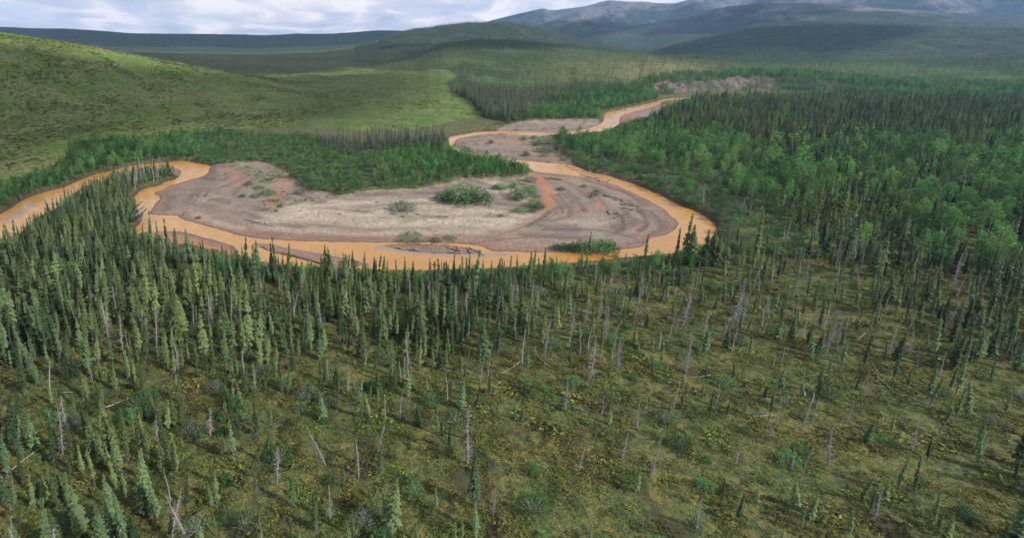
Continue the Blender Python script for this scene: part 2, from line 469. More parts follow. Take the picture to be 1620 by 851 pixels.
for pts, w, a in (([(445, 345), (520, 340), (600, 352), (700, 355), (800, 350)], 13, 1.0), ([(470, 330), (560, 345), (660, 335), (760, 335), (820, 345)], 12, .9), ([(420, 362), (520, 368), (640, 372), (760, 368)], 5, .6), ([(450, 338), (520, 325), (600, 320), (700, 320), (800, 300), (780, 290), (830, 320)], 7, .9),
                  ([(500, 365), (600, 370), (750, 368)], 5, .7), ([(300, 335), (330, 350), (380, 362)], 3, .7), ([(880, 350), (930, 356), (960, 350)], 5, .45), ([(840, 195), (940, 196)], 8, .5), ([(960, 310), (1010, 345)], 4, .3)):
    pale = np.maximum(pale, a * stroke(pts, w, gx_, gy_))
green = 0 * damp
for pts, w, a in (([(375, 265), (400, 275), (420, 290), (440, 268)], 8, .7), ([(400, 295), (440, 310), (430, 330)], 6, .45), ([(460, 325), (490, 318), (510, 322)], 3.5, .9),
                  ([(620, 340), (655, 348), (640, 352)], 3, .8), ([(770, 345), (800, 340), (825, 332)], 3, .8), ([(470, 360), (500, 358)], 2, .7), ([(800, 285), (840, 300), (850, 325)], 4, .6),
                  ([(430, 354), (480, 362)], 2, .6), ([(840, 222), (870, 240), (890, 250)], 8, .6), ([(560, 335), (580, 337)], 2, .7), ([(640, 340), (700, 348)], 2.5, .3)):
    green = np.maximum(green, a * stroke(pts, w, gx_, gy_))
ATT = {}
band = 0.5 + 0.5 * np.sin(sr_ / 1.5 + 9 * fbm(gx_, gy_, 26, 3, 61))
band = band * smooth((fbm(gx_, gy_, 12, 3, 62) - 0.34) / 0.22) * smooth(sr_ / 3)
for nm, v in (('band', band), ('rust', rust), ('damp', damp), ('pale', pale), ('green', green)):
    t = np.zeros(Z.shape, np.float32); t[GR] = np.clip(v, 0, 1); ATT[nm] = t

# ------------------------------------------------------------------ node helpers
MATS = {}


class NT:
    def __init__(s, name):
        s.m = bpy.data.materials.new(name); s.m.use_nodes = True
        s.t = s.m.node_tree; s.n = s.t.nodes; s.l = s.t.links
        s.n.clear()
        s.out = s.n.new('ShaderNodeOutputMaterial')
        s.p = s.n.new('ShaderNodeBsdfPrincipled')
        s.l.new(s.p.outputs[0], s.out.inputs['Surface'])
        s.pos = s.n.new('ShaderNodeNewGeometry').outputs['Position']
        MATS[name] = s.m

    def set(s, node, key, v):
        if v is None: return
        if hasattr(v, 'is_output'): s.l.new(v, node.inputs[key])
        elif isinstance(v, tuple) and len(v) == 3 and node.inputs[key].type == 'RGBA': node.inputs[key].default_value = (*v, 1)
        else: node.inputs[key].default_value = v

    def math(s, op, a, b=None, clamp=False):
        n = s.n.new('ShaderNodeMath'); n.operation = op; n.use_clamp = clamp
        s.set(n, 0, a); s.set(n, 1, b)
        return n.outputs[0]

    def noise(s, scale, detail=4, rough=0.55, stretch=None, dist=0.0, vec=None):
        v = vec or s.pos
        if stretch:
            mp = s.n.new('ShaderNodeMapping'); mp.inputs['Scale'].default_value = stretch
            s.l.new(v, mp.inputs[0]); v = mp.outputs[0]
        n = s.n.new('ShaderNodeTexNoise')
        n.inputs['Scale'].default_value = scale; n.inputs['Detail'].default_value = detail
        n.inputs['Roughness'].default_value = rough; n.inputs['Distortion'].default_value = dist
        s.l.new(v, n.inputs['Vector'])
        return n.outputs['Fac']

    def voro(s, scale, stretch=None, out='Distance', feature='F1'):
        v = s.pos
        if stretch:
            mp = s.n.new('ShaderNodeMapping'); mp.inputs['Scale'].default_value = stretch
            s.l.new(v, mp.inputs[0]); v = mp.outputs[0]
        n = s.n.new('ShaderNodeTexVoronoi'); n.feature = feature
        n.inputs['Scale'].default_value = scale
        s.l.new(v, n.inputs['Vector'])
        return n.outputs[out]

    def ramp(s, fac, stops, interp='LINEAR'):
        r = s.n.new('ShaderNodeValToRGB'); r.color_ramp.interpolation = interp
        e = r.color_ramp.elements
        while len(e) < len(stops): e.new(0.5)
        for i, (p, c) in enumerate(stops):
            e[i].position = p
            e[i].color = (*c, 1) if isinstance(c, tuple) else (c, c, c, 1)
        s.l.new(fac, r.inputs[0])
        return r.outputs[0]

    def mix(s, fac, a, b, mode='MIX'):
        n = s.n.new('ShaderNodeMix'); n.data_type = 'RGBA'; n.blend_type = mode
        s.set(n, 'Factor', fac)
        for k, v in (('A', a), ('B', b)):
            if hasattr(v, 'is_output'): s.l.new(v, n.inputs[k])
            else: n.inputs[k].default_value = (*v, 1)
        return n.outputs['Result']

    def attr(s, name):
        n = s.n.new('ShaderNodeAttribute'); n.attribute_name = name
        return n.outputs['Fac']

    def bump(s, h, strength, distance):
        b = s.n.new('ShaderNodeBump'); b.inputs['Strength'].default_value = strength
        b.inputs['Distance'].default_value = distance
        s.l.new(h, b.inputs['Height']); s.l.new(b.outputs[0], s.p.inputs['Normal'])

    def fin(s, col, rough=0.9, spec=0.2):
        s.set(s.p, 'Base Color', col); s.set(s.p, 'Roughness', rough)
        s.p.inputs['Specular IOR Level'].default_value = spec
        return s.m


# valley floor: cobble bars and mossy ground, blended where they meet
t = NT('valley_floor')
big = t.noise(0.09, 5, 0.6); medn = t.noise(0.5, 5, 0.65); fine = t.noise(3.2, 3, 0.7)
cob = t.voro(1.6, out='Color')
base = t.mix(t.ramp(big, [(0.35, 0.0), (0.65, 1.0)]), (0.165, 0.130, 0.104), (0.235, 0.190, 0.155))
base = t.mix(t.ramp(medn, [(0.38, 0.0), (0.62, 1.0)]), base, (0.175, 0.140, 0.115))
base = t.mix(t.attr('pale'), base, t.mix(t.ramp(medn, [(0.35, 0.0), (0.6, 1.0)]), (0.24, 0.20, 0.155), (0.36, 0.31, 0.245)))
base = t.mix(t.math('MULTIPLY', t.attr('green'), t.ramp(medn, [(0.40, 0.25), (0.60, 1.0)])), base, (0.11, 0.125, 0.055))
base = t.mix(t.math('MULTIPLY', t.math('MULTIPLY', t.attr('band'), t.math('SUBTRACT', 1.0, t.math('MULTIPLY', t.attr('pale'), 0.55))), 0.72), base, (0.105, 0.082, 0.072))
rustf = t.math('MULTIPLY', t.attr('rust'), t.ramp(t.noise(0.8, 4, 0.6), [(0.28, 0.45), (0.55, 1.0)]), clamp=True)
base = t.mix(rustf, base, t.mix(big, (0.25, 0.110, 0.060), (0.31, 0.165, 0.10)))
dampf = t.math('MULTIPLY', t.attr('damp'), t.ramp(t.noise(0.6, 4, 0.6), [(0.3, 0.5), (0.55, 1.0)]), clamp=True)
base = t.mix(dampf, base, (0.085, 0.066, 0.062))
base = t.mix(1.0, base, t.ramp(fine, [(0.3, 0.38), (0.5, 0.98), (0.70, 1.55)]), 'MULTIPLY')
sepc = t.n.new('ShaderNodeSeparateColor'); t.l.new(cob, sepc.inputs[0])
grav = t.mix(1.0, base, t.ramp(sepc.outputs[0], [(0.0, 0.78), (1.0, 1.18)]), 'MULTIPLY')
a = t.noise(0.16, 5, 0.6); b = t.noise(0.9, 4, 0.65); c = t.noise(4.0, 3, 0.7)
base = t.ramp(b, [(0.30, (0.030, 0.034, 0.016)), (0.43, (0.060, 0.068, 0.026)), (0.54, (0.105, 0.105, 0.032)), (0.64, (0.15, 0.115, 0.042)), (0.76, (0.17, 0.13, 0.07))])
base = t.mix(t.ramp(a, [(0.38, 0.0), (0.6, 0.75)]), base, t.ramp(b, [(0.3, (0.03, 0.045, 0.02)), (0.7, (0.07, 0.10, 0.032))]))
base = t.mix(1.0, base, t.ramp(c, [(0.32, 0.35), (0.5, 0.95), (0.70, 1.7)]), 'MULTIPLY')
wetm = t.ramp(t.noise(0.11, 4, 0.6, dist=0.8), [(0.36, 1.0), (0.44, 0.0)])
base = t.mix(t.math('MULTIPLY', wetm, 0.7), base, (0.035, 0.030, 0.020))
moss = t.mix(t.attr('bank'), base, (0.055, 0.038, 0.028))
gm = t.ramp(t.math('ADD', t.attr('cobble'), t.math('MULTIPLY', t.math('SUBTRACT', medn, 0.5), 1.2)), [(0.42, 0.0), (0.58, 1.0)])
t.bump(t.math('ADD', t.math('MULTIPLY', fine, 0.4), medn), 0.6, 0.35)
t.fin(t.mix(gm, moss, grav), 0.93, 0.15)

# left hill meadow
t = NT('meadow')
a = t.noise(0.010, 4, 0.55); b = t.noise(0.055, 5, 0.62); c = t.noise(0.32, 4, 0.65); d = t.noise(1.3, 3, 0.7)
base = t.mix(t.ramp(a, [(0.40, 0.0), (0.58, 1.0)]), t.ramp(b, [(0.3, (0.080, 0.115, 0.032)), (0.5, (0.135, 0.170, 0.046)), (0.7, (0.20, 0.195, 0.078))]),
             t.ramp(b, [(0.3, (0.068, 0.120, 0.026)), (0.7, (0.135, 0.195, 0.042))]))
base = t.mix(t.ramp(c, [(0.50, 0.0), (0.66, 0.7)]), base, (0.060, 0.088, 0.032))
tanp = t.ramp(t.noise(0.018, 4, 0.6, stretch=(1, 1, 4)), [(0.48, 0.0), (0.60, 1.0)])
base = t.mix(t.math('MULTIPLY', t.math('MULTIPLY', tanp, t.ramp(c, [(0.35, 1.0), (0.55, 0.0)])), t.attr('tan')), base, (0.23, 0.18, 0.105))
base = t.mix(t.attr('lush'), base, t.ramp(b, [(0.3, (0.045, 0.088, 0.020)), (0.5, (0.078, 0.116, 0.030)), (0.7, (0.125, 0.138, 0.050))]))
base = t.mix(1.0, base, t.ramp(d, [(0.3, 0.62), (0.5, 1.0), (0.72, 1.4)]), 'MULTIPLY')
base = t.mix(t.attr('bank'), base, (0.055, 0.038, 0.028))
t.bump(t.math('ADD', c, t.math('MULTIPLY', d, 0.3)), 0.8, 1.5)
t.fin(base, 0.95, 0.1)

# forested middle hills
t = NT('hill_forest_floor')
a = t.noise(0.006, 4, 0.6); b = t.noise(0.04, 5, 0.65); c = t.noise(0.22, 4, 0.7)
base = t.mix(t.ramp(a, [(0.42, 0.0), (0.58, 1.0)]), (0.036, 0.062, 0.028), (0.066, 0.102, 0.038))
base = t.mix(t.attr('tan'), base, (0.155, 0.145, 0.068))
base = t.mix(t.attr('lush'), base, (0.075, 0.100, 0.036))
base = t.mix(1.0, base, t.ramp(b, [(0.3, 0.6), (0.7, 1.4)]), 'MULTIPLY')
base = t.mix(1.0, base, t.ramp(c, [(0.35, 0.45), (0.5, 1.0), (0.7, 1.5)]), 'MULTIPLY')
t.bump(c, 1.0, 4.0)
t.fin(base, 0.95, 0.05)

# scree bank
t = NT('scree')
a = t.noise(0.35, 5, 0.7, stretch=(1.0, 1.0, 0.18), dist=0.5); b = t.noise(0.06, 4, 0.6)
base = t.ramp(a, [(0.33, (0.045, 0.038, 0.036)), (0.5, (0.12, 0.095, 0.09)), (0.68, (0.22, 0.18, 0.165))])
base = t.mix(t.ramp(b, [(0.47, 0.0), (0.56, 0.85)]), base, (0.05, 0.065, 0.03))
t.bump(a, 1.0, 3.0)
t.fin(base, 0.95, 0.1)

# far mountains: dark taiga below, bare scree above
t = NT('mountain_slope')
sep = t.n.new('ShaderNodeSeparateXYZ'); t.l.new(t.pos, sep.inputs[0])
a = t.noise(0.0016, 6, 0.62, dist=0.3); b = t.noise(0.010, 5, 0.65); c = t.noise(0.045, 4, 0.7)
hgt = t.math('DIVIDE', sep.outputs['Z'], 520.0)
barev = t.math('ADD', t.math('ADD', hgt, t.math('MULTIPLY', t.math('SUBTRACT', a, 0.5), 3.0)), t.math('MULTIPLY', t.math('SUBTRACT', b, 0.5), 0.9))
bare = t.math('MULTIPLY', t.ramp(barev, [(0.55, 0.0), (1.05, 1.0)]), t.attr('barren'))
woods = t.ramp(b, [(0.3, (0.020, 0.030, 0.018)), (0.6, (0.040, 0.055, 0.027)), (0.75, (0.062, 0.075, 0.036))])
woods = t.mix(1.0, woods, t.ramp(c, [(0.35, 0.55), (0.7, 1.5)]), 'MULTIPLY')
rock = t.mix(t.ramp(c, [(0.4, 0.0), (0.6, 1.0)]), (0.115, 0.105, 0.108), (0.19, 0.172, 0.170))
spots = t.ramp(t.noise(0.012, 5, 0.7), [(0.53, 0.0), (0.58, 0.85)])
rock = t.mix(spots, rock, (0.05, 0.065, 0.04))
base = t.mix(bare, woods, rock)
t.bump(b, 1.0, 45.0)
t.fin(base, 0.95, 0.05)

# river water, thick with iron-orange silt
t = NT('orange_water')
a = t.noise(0.025, 4, 0.6, stretch=(1, 1, 1), dist=1.2); b = t.noise(0.11, 4, 0.6, dist=1.5)
base = t.mix(t.ramp(a, [(0.35, 0.0), (0.65, 1.0)]), (0.295, 0.158, 0.048), (0.34, 0.182, 0.054))
base = t.mix(t.ramp(b, [(0.56, 0.0), (0.72, 0.28)]), base, (0.27, 0.16, 0.075))
base = t.mix(t.attr('grey_patch'), base, (0.17, 0.145, 0.135))  # greyer patches mixed into the water colour
base = t.mix(t.attr('deep'), base, (0.30, 0.145, 0.028))
rip = t.noise(0.9, 4, 0.65, stretch=(1, 0.6, 1))
t.bump(rip, 0.025, 0.05)
base = t.mix(1.0, base, t.ramp(t.noise(0.35, 4, 0.65, stretch=(0.6, 1.4, 1), dist=1.0), [(0.3, 0.94), (0.7, 1.05)]), 'MULTIPLY')
t.p.inputs['IOR'].default_value = 1.33
t.fin(base, t.ramp(b, [(0.4, 0.16), (0.6, 0.34)]), 0.4)


# vegetation materials: colour by instance, by tip, by shading painted into leaf clumps and by patch of ground
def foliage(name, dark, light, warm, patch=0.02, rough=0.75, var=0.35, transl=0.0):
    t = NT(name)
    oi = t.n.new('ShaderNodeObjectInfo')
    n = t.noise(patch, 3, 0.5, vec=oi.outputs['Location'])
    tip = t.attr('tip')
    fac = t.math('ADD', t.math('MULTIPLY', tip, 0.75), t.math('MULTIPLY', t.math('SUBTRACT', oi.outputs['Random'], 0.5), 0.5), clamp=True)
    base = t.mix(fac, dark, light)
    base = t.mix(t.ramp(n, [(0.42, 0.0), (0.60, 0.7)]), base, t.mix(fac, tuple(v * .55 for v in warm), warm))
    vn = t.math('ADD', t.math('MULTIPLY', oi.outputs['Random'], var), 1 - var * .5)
    comb = t.n.new('ShaderNodeCombineColor')
    for k in range(3): t.l.new(vn, comb.inputs[k])
    base = t.mix(1.0, base, comb.outputs[0], 'MULTIPLY')
    if transl:
        tr = t.n.new('ShaderNodeBsdfTranslucent'); t.l.new(base, tr.inputs[0])
        ms = t.n.new('ShaderNodeMixShader'); ms.inputs[0].default_value = transl
        t.l.new(t.p.outputs[0], ms.inputs[1]); t.l.new(tr.outputs[0], ms.inputs[2])
        t.l.new(ms.outputs[0], t.out.inputs['Surface'])
    return t.fin(base, rough, 0.06)


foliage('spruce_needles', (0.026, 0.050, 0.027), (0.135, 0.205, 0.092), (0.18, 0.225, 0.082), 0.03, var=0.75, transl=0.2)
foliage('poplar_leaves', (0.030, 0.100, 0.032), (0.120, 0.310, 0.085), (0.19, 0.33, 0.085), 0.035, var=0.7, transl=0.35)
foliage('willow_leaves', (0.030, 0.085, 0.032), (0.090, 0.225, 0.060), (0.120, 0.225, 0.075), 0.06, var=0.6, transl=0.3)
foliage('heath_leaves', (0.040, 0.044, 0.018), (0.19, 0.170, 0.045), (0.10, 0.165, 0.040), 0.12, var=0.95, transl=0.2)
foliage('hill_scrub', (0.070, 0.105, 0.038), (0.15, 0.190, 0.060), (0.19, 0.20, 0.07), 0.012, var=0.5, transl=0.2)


foliage('grey_willow_leaves', (0.060, 0.080, 0.055), (0.17, 0.205, 0.145), (0.12, 0.165, 0.09), 0.06, var=0.5, transl=0.25)


def woody(name, c1, c2, scale=3.0):
    t = NT(name)
    oi = t.n.new('ShaderNodeObjectInfo')
    n = t.noise(scale, 3, 0.6, stretch=(1, 1, 0.25))
    base = t.mix(t.math('ADD', t.math('MULTIPLY', n, 0.5), t.math('MULTIPLY', oi.outputs['Random'], 0.5)), c1, c2)
    return t.fin(base, 0.9, 0.1)


woody('spruce_bark', (0.05, 0.045, 0.040), (0.12, 0.11, 0.10))
woody('dead_wood', (0.13, 0.125, 0.125), (0.34, 0.32, 0.31))
woody('dark_dead_wood', (0.045, 0.046, 0.042), (0.13, 0.125, 0.12))
woody('pale_bark', (0.16, 0.15, 0.13), (0.34, 0.32, 0.28))
woody('driftwood', (0.05, 0.04, 0.036), (0.15, 0.12, 0.105))


# ------------------------------------------------------------------ terrain objects
def new_mesh_obj(name, verts, faces, mat, parent=None, attrs=None, smooth_sh=True, kind=None):
    me = bpy.data.meshes.new(name)
    verts = np.asarray(verts, np.float32); faces = np.asarray(faces, np.int32)
    nv, nf = len(verts), len(faces); k = faces.shape[1]
    me.vertices.add(nv); me.vertices.foreach_set('co', verts.ravel())
    me.loops.add(nf * k); me.loops.foreach_set('vertex_index', faces.ravel())
    me.polygons.add(nf)
    me.polygons.foreach_set('loop_start', np.arange(0, nf * k, k, dtype=np.int32))
    me.polygons.foreach_set('loop_total', np.full(nf, k, np.int32))
    me.polygons.foreach_set('use_smooth', np.full(nf, smooth_sh, bool))
    for a, v in (attrs or {}).items():
        at = me.attributes.new(a, 'FLOAT', 'POINT'); at.data.foreach_set('value', np.asarray(v, np.float32).ravel())
    me.materials.append(MATS[mat] if isinstance(mat, str) else mat)
    me.update(calc_edges=True)
    o = bpy.data.objects.new(name, me); C.objects.link(o)
    if parent: o.parent = parent
    if kind: o['kind'] = kind
    return o


ZTOP = float(Z.max())
CLOUD_Z = ZTOP + 260.0
ca = (math.sin(R(SUN_AZ)) / math.tan(R(SUN_EL)), math.cos(R(SUN_AZ)) / math.tan(R(SUN_EL)))
cm_ = NT('cloud_white')
cm_.fin((0.9, 0.9, 0.9), 1.0, 0.0)
tr_ = cm_.n.new('ShaderNodeBsdfTranslucent'); tr_.inputs[0].default_value = (0.92, 0.92, 0.92, 1)
mx_ = cm_.n.new('ShaderNodeMixShader'); mx_.inputs[0].default_value = 0.9
cm_.l.new(cm_.p.outputs[0], mx_.inputs[1]); cm_.l.new(tr_.outputs[0], mx_.inputs[2]); cm_.l.new(mx_.outputs[0], cm_.out.inputs['Surface'])


def shade_cloud(outline, gz, seed):  # unseen clouds above the frame, added and shaped to shade the slopes
    """flat-bottomed cloud whose shade falls on the outline (plan metres, ground height gz)"""
    rag = .16 if seed == 1 else .55
    pts = chaikin([(a + ca[0] * (CLOUD_Z - gz), b + ca[1] * (CLOUD_Z - gz)) for a, b in outline], 4)
    c = np.mean(np.array(pts), 0); n = len(pts); v = []; f = []
    rings = [(1.0, 0, 0.0), (1.0, 5, .1), (.96, 16, .3), (.86, 32, .5), (.5, 55, .6), (.2, 62, .5), (.0, 64, 0)]
    for sc, h, am in rings:
        for i, (a, b) in enumerate(pts):
            w = 1 + rag * (float(fbm(np.array(a), np.array(b), 260, 4, seed + 3, .65)) - .5)
            v.append((c[0] + (a - c[0]) * sc * w, c[1] + (b - c[1]) * sc * w, CLOUD_Z + h + am * 60 * (float(fbm(np.array(a * sc), np.array(b * sc), 220, 3, seed)) - .5)))
    m = len(rings)
    for j in range(m - 1):
        for i in range(n): f.append((j * n + i, j * n + (i + 1) % n, (j + 1) * n + (i + 1) % n, (j + 1) * n + i))
    b0 = len(v); v.append((c[0], c[1], CLOUD_Z - 15))
    for i in range(n): f.append((b0, (i + 1) % n, i, i))
    bm_v = np.array(v)
    q4 = [t_ for t_ in f if t_[2] != t_[3]]; t3 = [t_[:3] for t_ in f if t_[2] == t_[3]]
    tri = [(a, b, c_) for a, b, c_, d in q4] + [(a, c_, d) for a, b, c_, d in q4] + t3
    new_mesh_obj('shade_cloud', bm_v, tri, 'cloud_white', kind='structure')


def pol(pts):   # (bearing of picture column, range)
    return [(math.sin(float(az_of(X))) * r_, math.cos(float(az_of(X))) * r_) for X, r_ in pts]


shade_cloud(pol([(-500, 180), (-60, 215), (180, 330), (330, 390), (480, 400), (640, 430), (720, 560), (690, 760), (600, 960), (520, 1000), (470, 760), (430, 650), (330, 640), (230, 650), (120, 690), (0, 700), (-200, 700), (-500, 680)]), 35, 1)
shade_cloud(pol([(60, 1150), (300, 1080), (440, 1120), (560, 1250), (620, 1700), (640, 2500), (400, 2800), (100, 2700), (20, 1900)]), 20, 7)
shade_cloud(pol([(-300, 3300), (100, 3600), (500, 3600), (700, 3900), (690, 5600), (300, 5900), (-100, 5900), (-400, 5600)]), 130, 2)
shade_cloud(pol([(640, 1250), (760, 1150), (900, 1300), (930, 1750), (900, 2100), (760, 2200), (640, 2100), (600, 1800)]), 70, 3)
shade_cloud(pol([(860, 3700), (960, 3600), (1020, 4400), (1060, 5200), (1000, 5700), (900, 5000)]), 200, 4)
shade_cloud(pol([(1080, 1700), (1300, 1600), (1500, 2300), (1400, 3300), (1180, 3400), (1080, 2500)]), 120, 5)
shade_cloud(pol([(1060, 3900), (1220, 3900), (1400, 4600), (1300, 5100), (1150, 4800)]), 350, 6)

vid = np.arange(NA * NR).reshape(NA, NR)
ia = np.arange(NA); ib = (ia + 1) % NA
q = np.stack([vid[ia][:, :-1], vid[ia][:, 1:], vid[ib][:, 1:], vid[ib][:, :-1]], -1)   # NA, NR-1, 4
VX = np.stack([GX, GY, Z], -1).reshape(-1, 3)

# attributes for the slopes
bank = np.zeros(Z.shape); bank[NEAR] = smooth(1.25 - np.abs(SR[NEAR] - 0.5) / 1.2)
tan_att = np.clip(smooth((330 - PXX) / 200) + 0.35 + 0 * Z, 0, 1)
mtan = smooth(1.2 - np.hypot((PXX - 1010) / 170, (PYY - 112) / 22)) * (RG > 600)
lush = smooth((PXX - 420) / 90) * smooth((RG - 330) / 60) * smooth((1500 - RG) / 200)
lush_hill = smooth(1.2 - np.hypot((PXX - 900) / 120, (PYY - 112) / 26)) * 0.8 + smooth(1.3 - np.abs(PYY - 100) / 30) * smooth((660 - PXX) / 60)
barren = smooth((PXX - 700) / 120) * (RG > 3600)
A_ALL = {'rust': ATT['rust'], 'damp': ATT['damp'], 'pale': ATT['pale'], 'green': ATT['green'], 'bank': bank, 'tan': tan_att, 'lush': lush,
         'barren': barren, 'band': ATT['band'], 'cobble': GM}

ctr = lambda G: 0.25 * (G[ia][:, :-1] + G[ia][:, 1:] + G[ib][:, 1:] + G[ib][:, :-1])
cR = RG[ia][:, :-1]; cSB = ctr(SB); cSR = ctr(SR); cPX = PXX[ia][:, :-1]; cBI = BI[ia][:, :-1]
rf = r_foot[:, None]
leftside = azw[:, None] < float(az_of(640))
zone = np.zeros(cR.shape, int)                              # 0 ground
zone = np.where(cR > rf * 1.0, 1, zone)                       # 1 left hillside
zone = np.where((cR > rf * 1.0) & ~leftside, 2, zone)        # 2 middle hill
edge_az = azw[:, None]
forest_edge = np.interp(RR[:-1][None, :].repeat(NA, 0), [480, 560, 620, 680, 740, 800, 860, 950, 1100, 1300], az_of([770, 745, 710, 704, 722, 708, 662, 620, 590, 560], 160))
zone = np.where((cR > rf) & (cR < r5[:, None] * 1.3) & (edge_az < forest_edge), 1, zone)
zone = np.where((cR > rf) & (cR < r5[:, None] * 1.3) & (edge_az >= forest_edge), 2, zone)
zone = np.where((cR > rf * 0.985) & (cR < rf * 1.035) & (azw[:, None] > float(az_of(1034, 150))) & (azw[:, None] < R(60)), 3, zone)
zone = np.where(cR >= r5[:, None] * 1.3, 2, zone)
zone = np.where(cR >= r7[:, None] * 1.12, 4, zone)          # 4 far ridge / mountain
zone = np.where((cR >= r7[:, None] * 0.75) & (azw[:, None] > float(az_of(600, 60))), 5, zone)
isbar = (cSB > 0) & (cSR > -4) & (cR < 1100)
for k in range(8):
    zone = np.where(isbar & (cBI == k), 10 + k, zone)


def terrain_obj(name, z, mat, attrs, override=None):
    f = q[zone == z]
    if len(f) == 0: return None
    used, inv = np.unique(f.ravel(), return_inverse=True)
    at = {a: (override or {}).get(a, A_ALL[a]).reshape(-1)[used] for a in attrs}
    return new_mesh_obj(name, VX[used], inv.reshape(-1, 4), mat, attrs=at, kind='structure')


FLOOR = ['band', 'rust', 'damp', 'pale', 'green', 'bank', 'cobble']
terrain_obj('ground', 0, 'valley_floor', FLOOR)
terrain_obj('hillside', 1, 'meadow', ['bank', 'tan', 'lush'])
terrain_obj('hill', 2, 'hill_forest_floor', ['tan', 'lush'], {'tan': mtan, 'lush': lush_hill})
terrain_obj('scree_bank', 3, 'scree', [])
terrain_obj('ridge', 4, 'mountain_slope', ['barren'])
terrain_obj('mountain', 5, 'mountain_slope', ['barren'])
for k in range(8):
    terrain_obj('gravel_bar', 10 + k, 'valley_floor', FLOOR)
# ground under the camera
capv = np.concatenate([VX[vid[:, 0]], [[0, 0, 2.4]]]); capf = [(i, (i + 1) % NA, NA) for i in range(NA)]
new_mesh_obj('ground', capv, capf, 'valley_floor', kind='structure')

# water: one level sheet that the banks rise out of
wsel = (cSR < 2.5) & (cR < 1149)
f = q[wsel]; used, inv = np.unique(f.ravel(), return_inverse=True)
wv = VX[used].copy(); wv[:, 2] = 0.0
wpx, wpy, _ = to_pixel(wv[:, 0], wv[:, 1], wv[:, 2])
grey_patch = np.maximum.reduce([0.8 * stroke([(20, 345), (38, 332), (52, 322)], 3.0, wv[:, 0], wv[:, 1]), 0.4 * stroke([(0, 350), (20, 346)], 4, wv[:, 0], wv[:, 1]),
                          0.7 * stroke([(600, 391), (660, 400), (740, 403), (800, 402)], 3.0, wv[:, 0], wv[:, 1]), 0.5 * stroke([(900, 266), (930, 272), (955, 281)], 1.6, wv[:, 0], wv[:, 1]),
                          0.5 * stroke([(430, 390), (480, 400), (540, 408)], 3.0, wv[:, 0], wv[:, 1])])
deep = smooth((wpx - 850) / 40) * smooth((1000 - wpx) / 60) * (wpy > 395)
deep = np.maximum(deep, 0.6 * smooth((wpx - 130) / 60) * smooth((345 - wpx) / 40) * (wpy < 285))
wob = new_mesh_obj('river', wv, inv.reshape(-1, 4), 'orange_water', attrs={'grey_patch': grey_patch, 'deep': deep}, kind='structure')


# ------------------------------------------------------------------ plant meshes (unit height 1, scaled per plant)
class Geo:
    def __init__(s): s.v = []; s.f = []; s.a = []

    def tri(s, a, b, c, ta=0.5, tb=0.5, tc=0.5):
        n = len(s.v); s.v += [a, b, c]; s.f.append((n, n + 1, n + 2)); s.a += [ta, tb, tc]

    def quad(s, a, b, c, d, t0=0.3, t1=0.9):
        n = len(s.v); s.v += [a, b, c, d]; s.f += [(n, n + 1, n + 2), (n, n + 2, n + 3)]; s.a += [t0, t0, t1, t1]

    def tube(s, pts, rad, k=5, tip=0.0):
        n = len(s.v)
        pts = [np.array(p, float) for p in pts]
        for i, p in enumerate(pts):
            d = pts[min(i + 1, len(pts) - 1)] - pts[max(i - 1, 0)]
            d /= np.linalg.norm(d) + 1e-9
            u = np.cross(d, (0.3, 0.9, 0.2)); u /= np.linalg.norm(u) + 1e-9
            w = np.cross(d, u)
            for j in range(k):
                a = 2 * pi * j / k
                s.v.append(tuple(p + rad[i] * (math.cos(a) * u + math.sin(a) * w))); s.a.append(tip)
        for i in range(len(pts) - 1):
            for j in range(k):
                a = n + i * k + j; b = n + i * k + (j + 1) % k
                s.f += [(a, b, b + k), (a, b + k, a + k)]

    def mesh(s, name, mats, smooth_sh=False):
        o = new_mesh_obj(name, s.v, s.f, mats, attrs={'tip': s.a}, smooth_sh=smooth_sh)
        me = o.data; bpy.data.objects.remove(o)
        return me


rd = random.Random(11)
u_ = lambda a, b: rd.uniform(a, b)


